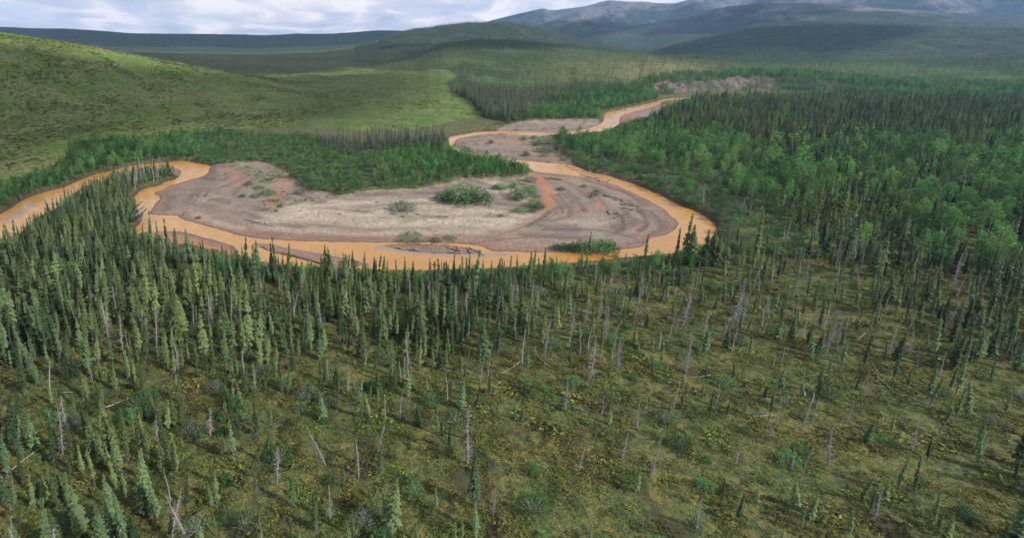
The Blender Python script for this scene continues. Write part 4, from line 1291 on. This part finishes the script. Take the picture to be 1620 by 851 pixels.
# far hill behind: sparse dark specks
cx_ = candidates(1750, 3050, -14, 62, 15.0, 11)
FAR_SPRUCE = pick(cx_, (cx_['px'] > 560))
cx2 = candidates(900, 2700, -44, 0, 15.0, 13)
cx2 = pick(cx2, (cx2['r'] > np.interp(np.arctan2(cx2['x'], cx2['y']), azw[np.argsort(azw)], r5[np.argsort(azw)]) * 1.08) & (cx2['px'] < 660) & (cx2['px'] > 180))
n1 = fbm(cx2['x'], cx2['y'], 160, 3, 131)
FAR_SPRUCE2 = pick(cx2, n1 > .52)

# left hill: low scrub, scattered little spruces
cl = candidates(230, 1250, -46, 16, 3.1, 12)
al = np.arctan2(cl['x'], cl['y']); rft = r_ft(cl)
r5l = np.interp(al, azw[np.argsort(azw)], r5[np.argsort(azw)])
fe = np.interp(cl['r'], [480, 560, 620, 680, 740, 800, 860, 950, 1100, 1300], az_of([770, 745, 710, 704, 722, 708, 662, 620, 590, 560], 160))
ok = (cl['r'] > rft * 1.0) & (al < fe) & (cl['r'] < r5l * 1.12) & (cl['sr'] > 3)
cl = pick(cl, ok); px, py = cl['px'], cl['py']; rn = np.random.default_rng(17)
n1 = fbm(cl['x'], cl['y'], 45, 4, 141); n2 = fbm(cl['x'], cl['y'], 12, 3, 142)
lushf = smooth((px - 420) / 120)
ds = np.interp(n1, [.38, .60], [.25, .95]) * np.interp(n2, [.35, .6], [.4, 1.1]) * (1 - .75 * lushf)
gd = np.minimum(seg_dist([(150, 88), (205, 118), (240, 152), (272, 185), (300, 215)], px, py, closed=False) / 7, np.minimum(np.hypot((px - 60) / 90, (py - 128) / 16), np.hypot((px - 275) / 60, (py - 108) / 9)))
dark_ = smooth(1.3 - gd) * np.interp(n2, [.35, .55], [.2, 1.2])
HILL_BRUSH = pick(cl, rn.uniform(0, 1, len(px)) < dark_ * .6 + .015 * (px < 420))
m = rn.uniform(0, 1, len(px)) < ds
HILL_SCRUB = pick(cl, m); scrub_h = rn.uniform(.4, 1.15, m.sum()) * np.interp(n1[m], [.35, .65], [.8, 1.5])
m2 = ~m & (rn.uniform(0, 1, len(px)) < np.where(px < 320, .035, .008) + .30 * smooth(1.1 - np.hypot((px - 262) / 22, (py - 182) / 9)) + .06 * smooth((r5l[ok] - cl['r'] < 60)) * (px < 420))
HILL_LITTLE = pick(cl, m2)

# named trees that stand out against the water
def put(kind, xb, yb, ytop, lean=0.0, wide=1.0, var=None, label=None, turn=None):
    x, y = to_plane(xb, yb, 2.0)
    z = float(terrain_z(np.array([x]), np.array([y]))[0])
    x, y = to_plane(xb, yb, z)
    _, _, d = to_pixel(x, y, z)
    # height that reaches ytop
    lo, hi = .5, 40
    for _ in range(24):
        h = (lo + hi) / 2
        if to_pixel(x, y, z + h)[1] > ytop: lo = h
        else: hi = h
    return dict(kind=kind, x=float(x), y=float(y), z=z - .1, h=h, lean=lean, wide=wide, var=var, label=label, turn=turn)


HERO = []
for xb, yb, yt, wd, vr, lb in [(1079, 415, 336, .85, 4, 'tallest spruce at the river bend, ragged dark spire against orange water'),
                               (1070, 416, 359, .8, 3, 'thin ragged spruce just left of the tallest spruce at the bend'),
                               (1094, 418, 353, 1.25, 2, 'broad pointed spruce just right of the tallest spruce at the bend'),
                               (1112, 421, 362, 1.15, 0, 'leaning twin-topped dark spruce fourth from left in the bend row'),
                               (1122, 418, 361, 1.2, 2, 'full dark spruce fifth from left in the row at the bend'),
                               (1133, 424, 367, 1.2, 5, 'dark spruce with pale bare lower trunk at right end of bend row'),
                               (1146, 424, 372, 1.2, 0, 'dark spruce touching the thicket right of the bend row'),
                               (1190, 430, 330, .9, 3, 'tall pale-barked spruce at the right side beside the poplar thicket'),
                               (1020, 412, 369, .85, 4, 'lone slim dark spruce left of the bend row in low brush'),
                               (1061, 437, 387, .75, 3, 'grey-green thin spruce standing in the bog before the bend'),
                               (267, 402, 345, .7, 1, 'slim spruce spire left of the orange gravel strip, against water'),
                               (253, 400, 347, .7, 4, 'slightly shorter slim spruce second from left above the narrow channel'),
                               (239, 398, 333, .7, 1, 'tall narrow spruce above the mouth of the narrow channel'),
                               (270, 402, 357, .7, 4, 'short spire tight against the slim spruce left of the orange strip'),
                               (389, 436, 374, .85, 0, 'tall spruce standing out against the orange water at lower left centre'),
                               (407, 434, 378, 1.0, 2, 'broad spruce right beside the tall one at lower left centre'),
                               (431, 428, 380, .8, 4, 'left spire of the close pair before the half-sunken log'),
                               (438, 430, 373, .75, 1, 'right taller spire of the close pair before the half-sunken log'),
                               (514, 440, 385, .9, 0, 'pointed spruce in front of water below middle of long bar'),
                               (525, 440, 390, 1.1, 2, 'dark full spruce right of the pointed one below the long bar'),
                               (558, 440, 393, .9, 5, 'spruce with a dark leaning tip below the long bar'),
                               (575, 444, 398, .9, 0, 'slim dark spruce with sharp tip below the long bar'),
                               (593, 446, 404, 1.0, 2, 'short full spruce at the end of the row below the long bar'),
                               (545, 442, 401, 1.0, 0, 'small spruce between taller ones below the long bar'),
                               (930, 403, 366, .6, 1, 'single slender sapling spruce standing in the willow clump on bar'),
                               (659, 232, 195, .5, 6, 'tallest bare-looking spruce in the dark dead stand'),
                               (864, 213, 199, .6, 6, 'lone thin spruce snag on the upper gravel bank by strip of water'),
                               (178, 306, 276, .8, 1, 'dark spruce at the neck of the wooded spit'),
                               (211, 290, 258, .9, 2, 'dark pointed spruce on the wooded spit between channels'),
                               (188, 300, 270, .7, 4, 'slim spruce on the wooded spit left of the grey snags')]:
    HERO.append(put('spruce_tree', xb, yb, yt, 0, wd, vr, lb))
for xb, yb, yt, ln, lb in [(196, 302, 262, 0, 'tall grey dead trunk on the wooded spit, leftmost of the pair'), (203, 300, 266, .05, 'grey dead trunk on wooded spit, right one of the pair'),
                           (215, 296, 270, 0, 'short grey dead trunk near the tip of wooded spit'), (1015, 470, 420, .12, 'forked grey snag leaning right in the open bog'),
                           (1083, 512, 462, 0, 'thick pale snag standing in the open bog at lower right'), (1172, 512, 470, 0, 'thick grey snag in the bog near lower right corner'),
                           (1110, 514, 480, .5, 'grey snag tilted strongly right at lower right'), (1160, 512, 445, .05, 'tall grey snag with few twigs near lower right corner'),
                           (1180, 480, 458, -.3, 'short grey snag tilted left near the right side'), (945, 512, 478, .1, 'bushy grey snag in the bog right of centre'),
                           (900, 494, 450, .05, 'tall whitish snag in the open bog right of centre'), (226, 450, 400, .0, 'grey dead spruce in the thick stand at left'),
                           (222, 430, 382, 0, 'pale dead trunk cluster member below the fallen trees'), (365, 470, 438, .0, 'thin pale dead spruce in the stand left of centre'),
                           (331, 512, 455, .0, 'long thin dead trunk standing in foreground left of centre')]:
    HERO.append(put('dead_spruce', xb, yb, yt, ln, 1.6, None, lb))
SHRUBS = [(733, 318, 291, 1.5, 'largest round willow clump on the pale gravel bar'), (712, 318, 297, 1.2, 'left willow of the large clump on the pale gravel bar'), (757, 317, 296, 1.3, 'grey-green right willow of the large clump on the gravel bar'),
          (636, 333, 316, 1.2, 'rounded willow alone on the pale gravel bar, left of the large clump'), (652, 380, 366, 1.4, 'low dense willow at the waterline of the long bar'), (742, 319, 302, 1.2, 'low front willow of the large clump on the gravel bar'),
          (700, 317, 303, 1.0, 'small left edge willow of the large clump on the gravel bar'), (769, 317, 302, 1.0, 'small right edge willow of the large clump on gravel bar'),
          (712, 379, 371, 1.2, 'small yellow-green willow near the waterline of the long bar'), (690, 382, 375, 1.3, 'tiny low bush at the waterline left of the yellow-green one'), (845, 328, 315, 1.2, 'bright green willow beside the orange streak'),
          (828, 312, 294, 1.3, 'round willow at the right end of the pale bar'), (818, 316, 300, 1.0, 'small willow left of the round one at bar end'), (840, 304, 292, 1.1, 'green willow above the orange streak'), (852, 330, 320, .9, 'small willow nearest to the orange streak'),
          (795, 299, 289, 1.5, 'flat willow below the dark thicket end'), (812, 297, 287, 1.2, 'low willow right of the flat one below the thicket'), (784, 300, 292, 1.2, 'small willow left of the flat one below the thicket'),
          (838, 287, 278, 1.1, 'round bush at the tip of the central thicket'), (820, 266, 255, 1.2, 'bush at the narrow neck by the river'), (842, 336, 328, 1.0, 'low bush below the bright green willow'), (825, 336, 326, 1.2, 'thin willow at the lower end of the pale bar'),
          (424, 308, 297, 1.1, 'bright small willow on the brown flat at left'), (404, 312, 305, 1.3, 'low willow left of the bright one on the brown flat'), (475, 306, 297, 1.2, 'small grey-green willow at the edge of the left thicket'), (446, 281, 274, 1.2, 'tiny bush at the thicket corner on the brown flat'),
          (393, 292, 286, 1.5, 'flat green patch bush on the brown flat'), (410, 298, 292, 1.6, 'flat green bush centre of the brown flat'), (427, 285, 281, 1.3, 'small dark bush at top of the brown flat'), (384, 311, 306, 1.5, 'flat bush left side of the brown flat'),
          (443, 328, 323, 1.2, 'small bush where the brown flat meets pale gravel'), (437, 335, 330, 1.0, 'tiny bush lower edge of the brown flat'),
          (832, 247, 237, 1.2, 'green willow on the second bar, left one'), (857, 241, 232, 1.3, 'green willow on the second bar, right one'), (861, 248, 241, 1.0, 'small willow below the right one on second bar'), (846, 231, 224, 1.1, 'upper small willow on second bar'), (866, 228, 213, 1.3, 'large willow at the top corner of second bar'), (845, 220, 213, 1.5, 'low willow by the strip of water on second bar'), (828, 221, 215, 1.3, 'pale low willow left end by strip of water'),
          (890, 257, 249, 1.2, 'bush at the lower right corner of second bar'), (777, 227, 221, 1.2, 'small pale bush alone on the second bar'), (740, 241, 231, 1.0, 'thin bush at the lower left corner of second bar'), (816, 208, 204, 1.6, 'tiny green patch on the upper beach'), (838, 208, 204, 1.6, 'second tiny green patch on the upper beach'),
          (888, 300, 295, 1.5, 'low green tuft on the right lobe of gravel'), (942, 308, 299, 1.0, 'bush among driftwood on the right lobe of gravel'), (935, 312, 307, 1.3, 'low bush left end of the driftwood line'), (923, 296, 291, 1.2, 'tiny bush by the stump on the right lobe'),
          (880, 398, 382, 1.6, 'left bush of the long willow clump by lower channel'), (893, 398, 380, 1.5, 'second bush of the willow clump by lower channel'), (907, 399, 379, 1.5, 'third bush of the willow clump by lower channel'), (918, 400, 377, 1.3, 'dense bush left of the sapling in the willow clump'), (940, 400, 374, 1.4, 'round bright bush right of the sapling in the willow clump'), (955, 399, 372, 1.4, 'tallest right bush of the willow clump by lower channel'), (966, 398, 376, 1.1, 'right end bush of the willow clump by lower channel'), (868, 398, 390, 1.4, 'small outlying bush left of the willow clump by lower channel')]
for xb, yb, yt, wd, lb in SHRUBS:
    if 'clump' in lb and yb > 385: wd *= .72; yt += 3
    HERO.append(put('willow_shrub', xb, yb, yt, 0, wd, None, lb))

# the stems toppling into the narrow channel
FALLEN = []
for i in range(16):
    xb, yb = 200 + rd.uniform(-4, 16), 344 + rd.uniform(-6, 16)
    e = put('dead_spruce' if i % 3 else 'spruce_tree', xb, yb, yb - 30, 0, 1.3, None, None)
    e['h'] = rd.uniform(5.5, 8.5); e['tilt'] = rd.uniform(.7, 1.25); e['dir'] = rd.uniform(.1, .9)
    FALLEN.append(e)

cbs = candidates(200, 520, -40, 30, 3.2, 29)
gv = grid_val(ATT['green'], cbs['x'], cbs['y']); rn = np.random.default_rng(41)
cbs = pick(cbs, (cbs['sr'] > 3) & (cbs['sb'] > 0) & (rn.uniform(0, 1, len(gv)) < gv * .30 + .004))
add('willow_shrub', cbs, rn.uniform(.6, 1.5, len(cbs['x'])), np.full(len(cbs['x']), 1.4))

# ------------------------------------------------------------------ choose individuals, the rest go into masses
CATS = {'spruce_tree': 'spruce', 'dead_spruce': 'dead tree', 'poplar_tree': 'poplar', 'willow_shrub': 'shrub'}


def region(px, py):
    for P_ in (bar_main, bar_second):
        if inside(P_, np.array([px]), np.array([py]))[0]: return 'on the ' + ('upper' if P_ is bar_second else 'left' if px < 450 else 'middle' if px < 840 else 'right') + ' gravel bar'
    if inside(ISLET, np.array([px]), np.array([py]))[0]: return 'on the wooded spit'
    if inside(PENIN, np.array([px]), np.array([py]))[0]: return ('low in' if py > 400 else 'halfway up' if py > 340 else 'at the top of') + ' the left bend wood'
    if py > 540: return ['at far lower left', 'left of bottom centre', 'near bottom centre', 'right of bottom centre', 'at far lower right'][int(min(4, max(0, px // 325)))] + (', nearest rows' if py > 700 else ', middle rows')
    if py > 436:
        col = ['at the left edge', 'below the channel mouth', 'below the orange strip', 'left of centre', 'at centre', 'right of centre', 'where bog begins', 'in the open bog', 'at the bog corner', 'right of the bog']
        return col[int(min(9, max(0, px // 130)))] + (', front rows' if py > 485 else ', second rows')
    if px < 345 and py < 345: return 'north of the left channel'
    if py > 385: return 'on the near bank ' + ('at left' if px < 420 else 'mid-left' if px < 600 else 'at middle' if px < 800 else 'below the willow clump' if px < 1000 else 'at the right bend')
    if px > 860 and py > 220:
        return ['by the right bend', 'behind the right bend', 'at the right slope', 'at far right'][int(min(3, max(0, (px - 860) // 170)))] + (', lower wood' if py > 320 else ', middle wood' if py > 270 else ', upper wood')
    if px > 860: return 'in the upstream wood'
    return 'in the central thicket'


ORD = ['leftmost', 'second from left', 'third from left', 'fourth from left', 'fifth from left', 'sixth from left', 'seventh from left', 'eighth from left']


def look(kind, h, med, wide, v):
    size = 'tall' if h > med * 1.2 else 'small' if h < med * .8 else 'mid-sized'
    if kind == 'spruce_tree':
        return f"{size} " + ['bushy green spruce', 'thin green spruce', 'broad green spruce', 'sparse thin spruce', 'ragged green spruce', 'green spruce with bare lower trunk', 'club-topped scrawny spruce'][v]
    if kind == 'dead_spruce':
        return f"{size} " + ['grey twiggy dead spruce', 'grey slanting dead spruce', 'bristly grey dead spruce', 'snapped grey trunk', 'leaning grey dead spruce', 'broken grey stub with twigs'][v]
    if kind == 'poplar_tree':
        return f"{size} " + ['leafy green poplar', 'slim green poplar', 'wide leafy poplar', 'narrow young poplar'][v]
    return f"{size} " + ['rounded willow bush', 'spreading willow bush', 'upright willow bush', 'low wide willow bush', 'grey-green willow bush'][v]


def thing(kind, x, y, z, h, wide, v, label, group, turn=None, tilt=None):
    o = bpy.data.objects.new(kind, None); C.objects.link(o)
    o.empty_display_size = .3
    o.location = (x, y, z); o.scale = (h * wide, h * wide, h)
    o.rotation_euler = (rd.gauss(0, .045), rd.gauss(0, .045), rd.uniform(0, 6.28)) if tilt is None else tilt
    o['label'] = label; o['category'] = CATS[kind]
    if group: o['group'] = group
    for nm, me in PROTO[kind][v].items():
        p = bpy.data.objects.new(nm, me); C.objects.link(p); p.parent = o
        if nm in ('dead_branches', 'branches', 'crown'): p['kind'] = 'stuff'
    return o


LIMIT = {'spruce_tree': 300, 'dead_spruce': 240, 'poplar_tree': 220, 'willow_shrub': 260}
for kind in ALL:
    A = np.concatenate(ALL[kind])
    heroes = [e for e in HERO if e['kind'] == kind]
    for e in heroes:      # keep a little room round the named ones
        A = A[np.hypot(A[:, 0] - e['x'], A[:, 1] - e['y']) > (1.0 if kind == 'spruce_tree' else 1.2)]
    inphoto = (A[:, 4] > -5) & (A[:, 4] < 1625) & (A[:, 5] - A[:, 6] * .8 < 850)
    infr = (A[:, 4] > 0) & (A[:, 4] < 1200) & (A[:, 5] - A[:, 6] < 505)
    onbar = inside(bar_main, A[:, 4], A[:, 5]) | inside(bar_second, A[:, 4], A[:, 5])
    score = A[:, 6] * np.where(onbar & (A[:, 6] > 5), 9.0, np.where(infr, 1.0, np.where(inphoto, .62, .01)))
    o_ = np.argsort(-score)
    nsel = LIMIT[kind] - len(heroes)
    sel, rest_ = A[o_[:nsel]], A[o_[nsel:]]
    nv = len(PROTO[kind])
    for e in heroes:
        v = e['var'] if e['var'] is not None else rd.randrange(min(nv, 6))
        if kind == 'willow_shrub': v = 4 if 'grey-green' in e['label'] else rd.randrange(4)
        if kind == 'dead_spruce':
            v = 4 if abs(e['lean']) > .1 else v
        wd = e['wide']
        if kind == 'willow_shrub': wd = e['wide'] * 1.15
        thing(kind, e['x'], e['y'], e['z'], e['h'], wd, v, e['label'], None)
    rows = []
    med = np.median(sel[:, 3])
    for r_ in sel:
        v = rd.randrange(nv)
        rows.append((r_, v, f"{look(kind, r_[3], med, r_[7], v)} {region(r_[4], r_[5])}"))
    by = {}
    for row in rows: by.setdefault(row[2], []).append(row)
    for lb, rs in by.items():
        rs.sort(key=lambda q_: q_[0][4])
        many = len(rs) > 8
        if many:
            rs.sort(key=lambda q_: -q_[0][5])
            rows_ = [sorted(rs[i:i + 8], key=lambda q_: q_[0][4]) for i in range(0, len(rs), 8)]
            rs = [q_ for row in rows_ for q_ in row]
        for n_, (r_, v, _) in enumerate(rs):
            full = lb if len(rs) == 1 else f"{lb}, {ORD[n_ % 8]}" + (f" in {['nearest', 'second', 'third', 'fourth', 'fifth', 'sixth', 'seventh'][min(6, n_ // 8)]} row" if many else ' of its look')
            if len(full.split()) > 16: full = f"{lb}, {ORD[n_ % 8]}"
            thing(kind, r_[0], r_[1], r_[2], r_[3], r_[7] * rd.uniform(.85, 1.2), v, full, lb.split(' ', 1)[1] if len(rs) > 1 else None)
    LEFT = rest_
    nearm = LEFT[:, 6] > 13
    pts = LEFT[:, :3]
    if kind == 'spruce_tree':
        mass('spruce_wood', 'spruce_near', pts[nearm], LEFT[nearm, 3], 'dense narrow green spruces filling the lowland wood around the river', 'forest')
        ps = [pts[~nearm], P3(HILL_SPRUCE), P3(EDGE_SPRUCE), P3(FAR_SPRUCE), P3(FAR_SPRUCE2), P3(HILL_LITTLE)]
        rn = np.random.default_rng(31)
        hh = [LEFT[~nearm, 3], 6.4 * np.exp(rn.normal(0, .25, len(ps[1]))), 11 * np.exp(rn.normal(0, .2, len(ps[2]))), 10 * np.exp(rn.normal(0, .25, len(ps[3]))), 8 * np.exp(rn.normal(0, .25, len(ps[4]))), rn.uniform(2, 5, len(ps[5]))]
        mass('spruce_forest', 'spruce_far', np.concatenate(ps), np.concatenate(hh), 'far spruce forest covering the middle hill and the distant slopes', 'forest', wide=np.full(sum(map(len, hh)), 1.6))
    elif kind == 'dead_spruce':
        mass('dead_wood_stand', 'snag', pts, LEFT[:, 3], 'grey dead spruces scattered through the living wood', 'dead trees', wide=np.full(len(pts), 1.5))
    elif kind == 'poplar_tree':
        mass('poplar_wood', 'poplar', pts, LEFT[:, 3], 'green poplars massed along the river banks', 'poplars')
    else:
        mass('willow_thicket', 'willow', pts, LEFT[:, 3], 'low green willow thicket along the river banks', 'thicket')
rn = np.random.default_rng(33)
mass('dark_dead_stand', 'dark_snag', P3(DARK_SNAGS), np.clip(rn.normal(9.5, 3.0, len(DARK_SNAGS['x'])), 4, 16), 'dark grey stand of dead spruces behind the central thicket', 'dead trees', wide=np.full(len(DARK_SNAGS['x']), 1.7))
mass('bog_heath', 'heath', P3(HEATH), rn.uniform(.3, 1.15, len(HEATH['x'])) * np.where(rn.uniform(0, 1, len(HEATH['x'])) < .06, 1.9, 1), 'olive and rust dwarf shrubs covering the boggy forest floor', 'heath', wide=rn.uniform(1.0, 1.7, len(HEATH['x'])))
mass('hill_scrub', 'scrub', P3(HILL_SCRUB), scrub_h, 'low green scrub dotted over the grassy left hill', 'scrub', wide=rn.uniform(1.0, 2.2, len(scrub_h)))
mass('hill_brush', 'willow', P3(HILL_BRUSH), rn.uniform(.7, 1.9, len(HILL_BRUSH['x'])), 'darker green brush following the shallow gully on the left hill', 'brush', idx=rn.integers(0, 3, len(HILL_BRUSH['x'])), wide=rn.uniform(1, 1.6, len(HILL_BRUSH['x'])))
# thin greenery on the bars
cb = candidates(200, 520, -40, 30, 1.4, 19)
gv = grid_val(ATT['green'], cb['x'], cb['y'])
cb = pick(cb, (cb['sr'] > 2) & (rng.uniform(0, 1, len(gv)) < gv * .45 + .006) & (cb['sb'] > 0))
mass('bar_seedlings', 'green_tuft', P3(cb), rng.uniform(.3, .95, len(cb['x'])), 'thin green seedlings and sedge tufts sprouting on the gravel bars', 'seedlings', wide=rng.uniform(1, 1.8, len(cb['x'])))

# toppled stems in the narrow channel
FALLEN.sort(key=lambda e: e['x'])
fcount = {'spruce_tree': 0, 'dead_spruce': 0}
FORD = ORD + ['ninth from left', 'tenth from left', 'rightmost', 'rightmost']
for e in FALLEN:
    k = e['kind']; v = rd.randrange(len(PROTO[k]))
    a = e['dir']            # falls towards the channel, to the right of the view
    o = thing(k, e['x'], e['y'], e['z'] + .2, e['h'], e['wide'] * .9, v,
              FORD[fcount[k]] + (' of the green' if k == 'spruce_tree' else ' of the bare grey') + ' toppled spruces leaning over the narrow channel', 'trees toppled over the narrow channel',
              tilt=(0, e['tilt'], a))
    fcount[k] += 1

# driftwood
def log_parts(seed, L, r, roots=True):
    rd.seed(seed)
    tr = Geo(); rt = Geo(); br = Geo()
    pts = [(L * (i / 5 - .5), .12 * math.sin(i * 1.3 + seed), r * .7 + .15 * (i == 5)) for i in range(6)]
    tr.tube(pts, [r, r * .9, r * .8, r * .65, r * .5, r * .2], 7)
    for i in range(9):
        a = i * .7
        rt.tube([pts[0], (pts[0][0] - r * .8, pts[0][1] + math.cos(a) * r * 1.5, pts[0][2] + math.sin(a) * r * 1.5), (pts[0][0] - r * u_(.5, 2), pts[0][1] + math.cos(a) * r * u_(3, 5), max(.02, pts[0][2] + math.sin(a) * r * u_(3, 5)))], [r * .45, r * .3, r * .08], 4)
    for i in range(6):
        p = pts[rd.randrange(2, 5)]; a = u_(-1, 1)
        br.tube([p, (p[0] + u_(.2, .9), p[1] + a * .8, p[2] + u_(.1, .5))], [r * .3, r * .06], 4)
    return [('trunk', tr.mesh('log_trunk', 'driftwood')), ('roots', rt.mesh('log_roots', 'driftwood')), ('branches', br.mesh('log_branches', 'driftwood'))]


LOGP = [log_parts(1, 4.5, .16), log_parts(2, 6.5, .2), log_parts(3, 3.2, .22), log_parts(4, 8, .17)]
FALLP = []
for lp in (LOGP[1], LOGP[3]):
    fp = []
    for nm, me in lp:
        if nm == 'roots': continue
        m2_ = me.copy(); m2_.materials.clear(); m2_.materials.append(MATS['dead_wood']); fp.append((nm, m2_))
    FALLP.append(fp)
LOGS = []
for (a, b, n, lb) in [((925, 278), (962, 288), 7, 'on the upper right lobe of the bar'), ((955, 310), (992, 322), 7, 'in the dark drift line across the right lobe'), ((960, 336), (996, 344), 6, 'in the lower tangle on the right lobe'),
                      ((862, 284), (888, 284), 5, 'beside the orange streak at the top of the bar'), ((985, 320), (992, 334), 3, 'at the bend of the right drift line'), ((884, 300), (904, 306), 2, 'by the green tuft on the right lobe'), ((920, 331), (928, 333), 2, 'in the middle of the orange arc'),
                      ((2, 318), (30, 316), 7, 'in the heap at the left channel bank'), ((0, 330), (12, 328), 5, 'in the heap at the left channel edge'), ((706, 391), (760, 397), 4, 'on the wet spit in the lower channel'),
                      ((895, 264), (912, 269), 2, 'stranded in the shallows at the right channel head'), ((790, 214), (800, 216), 2, 'on the second bar by the bend'), ((750, 222), (775, 222), 3, 'on the upper edge of the second bar'), ((400, 350), (425, 356), 2, 'on the grey cobbles at left'), ((288, 336), (295, 338), 1, 'at the tip of the bar by the channels'),
                      ((205, 352), (222, 345), 4, 'under the toppled trees')]:
    for i in range(n):
        f = (i + rd.uniform(.35, .65)) / n
        X, Y = a[0] + (b[0] - a[0]) * f + rd.uniform(-.6, .6), a[1] + (b[1] - a[1]) * f + rd.uniform(-2, 2)
        x, y = to_plane(X, Y, .4); zt = float(terrain_z(np.array([x]), np.array([y]))[0])
        o = bpy.data.objects.new('driftwood_log', None); C.objects.link(o)
        o.location = (x, y, max(zt, -.05) + .02); o.rotation_euler = (0, rd.uniform(-.05, .05), rd.gauss(-.3, .8) + (pi if rd.random() < .5 else 0))
        s = rd.uniform(.7, 1.15); o.scale = (s, s, s)
        o['label'] = (f"{ORD[i]} " if n > 1 else '') + f"dark driftwood log {lb}"; o['category'] = 'driftwood'
        if n > 1: o['group'] = 'driftwood ' + lb
        for nm, me in LOGP[rd.randrange(4)]:
            p = bpy.data.objects.new(nm, me); C.objects.link(p); p.parent = o
            if nm != 'trunk': p['kind'] = 'stuff'
cg = candidates(60, 240, -44, 52, 9.0, 23)
cg = pick(cg, (cg['sr'] > 8) & (cg['sb'] < 0) & poly(FOREST_FRONT, cg) & (np.random.default_rng(2).uniform(0, 1, len(cg['x'])) < .16))
FC = {}
for i in np.argsort(cg['px']):
    o = bpy.data.objects.new('fallen_trunk', None); C.objects.link(o)
    o.location = (cg['x'][i], cg['y'][i], cg['z'][i] + .12); o.rotation_euler = (0, rd.uniform(-.04, .04), rd.uniform(0, 6.28)); s = rd.uniform(.6, 1.0); o.scale = (s, s * .8, s * .8)
    lbf = region(cg['px'][i], cg['py'][i]); nf_ = FC.get(lbf, 0); FC[lbf] = nf_ + 1
    o['label'] = 'grey fallen trunk in heath ' + lbf + ', ' + ORD[min(7, nf_)]; o['category'] = 'fallen tree'; o['group'] = 'fallen trunks in the boggy wood'
    for nm, me in FALLP[rd.randrange(2)]:
        p = bpy.data.objects.new(nm, me); C.objects.link(p); p.parent = o
        if nm != 'trunk': p['kind'] = 'stuff'
# long half-sunken pole in the lower channel
x0, y0 = to_plane(437, 397, .1); x1, y1 = to_plane(520, 421, .1)
gp = Geo(); gp.tube([(x0, y0, .10), ((x0 + x1) / 2, (y0 + y1) / 2 + .3, .2), (x1, y1, .35)], [.10, .17, .24], 7)
pole = bpy.data.objects.new('fallen_trunk', gp.mesh('fallen_trunk_mesh', 'driftwood', True)); C.objects.link(pole)
pole['label'] = 'long dark fallen trunk lying across the lower channel'; pole['category'] = 'fallen tree'

# two grey cobble mounds on the left end of the bar
for X, Y, w, h, lb in [(313, 316, 7.0, 2.0, 'larger grey cobble mound on the dark gravel at left'), (334, 311, 5.5, 2.4, 'smaller rounded grey cobble mound right of the larger one')]:
    x, y = to_plane(X, Y, .8); zt = float(terrain_z(np.array([x]), np.array([y]))[0])
    n = 40; v = []; f = []
    for j in range(14):
        for i in range(n):
            a = 2 * pi * i / n; rr = (j / 13)
            R_ = w * rr * (1 + .18 * math.sin(3 * a + X) + .1 * math.sin(5 * a))
            v.append((math.cos(a) * R_, math.sin(a) * R_ * .8, h * (1 - smooth(np.array(rr))) * (1 + .15 * math.sin(9 * a + 4 * rr)) - .25 + .25 * (1 - rr)))
    for j in range(13):
        for i in range(n):
            f.append((j * n + i, (j + 1) * n + i, (j + 1) * n + (i + 1) % n, j * n + (i + 1) % n))
    o = new_mesh_obj('cobble_mound', v, f, 'valley_floor', attrs={'cobble': np.ones(len(v)), 'pale': np.full(len(v), .15), 'damp': np.full(len(v), .3)})
    o.location = (x, y, zt - .1); o['label'] = lb; o['category'] = 'mound'

# ------------------------------------------------------------------ haze
hv = [(sx * 10000, sy * 10000, zz_) for zz_ in (-2.2, ZTOP + 40.0) for sx, sy in ((-1, -1), (1, -1), (1, 1), (-1, 1))]
hm = bpy.data.materials.new('haze_air'); hm.use_nodes = True
hn = hm.node_tree.nodes; hn.clear()
ho = hn.new('ShaderNodeOutputMaterial'); hvn = hn.new('ShaderNodeVolumePrincipled')
hvn.inputs['Color'].default_value = (0.30, 0.54, 1.0, 1)
hvn.inputs['Density'].default_value = HAZE
hvn.inputs['Anisotropy'].default_value = 0.2
hm.node_tree.links.new(hvn.outputs[0], ho.inputs['Volume'])
MATS['haze_air'] = hm
hz = new_mesh_obj('haze', hv, [(0, 3, 2, 1), (4, 5, 6, 7), (0, 1, 5, 4), (1, 2, 6, 5), (2, 3, 7, 6), (3, 0, 4, 7)], 'haze_air', smooth_sh=False)
hz['kind'] = 'stuff'; hz['label'] = 'thin blue haze lying over the valley and mountains'; hz['category'] = 'haze'
print('counts', {k: sum(len(a) for a in v) for k, v in ALL.items()}, len(HILL_SPRUCE['x']), len(EDGE_SPRUCE['x']), len(FAR_SPRUCE['x']), len(FAR_SPRUCE2['x']), len(HILL_SCRUB['x']), len(HEATH['x']), len(DARK_SNAGS['x']))
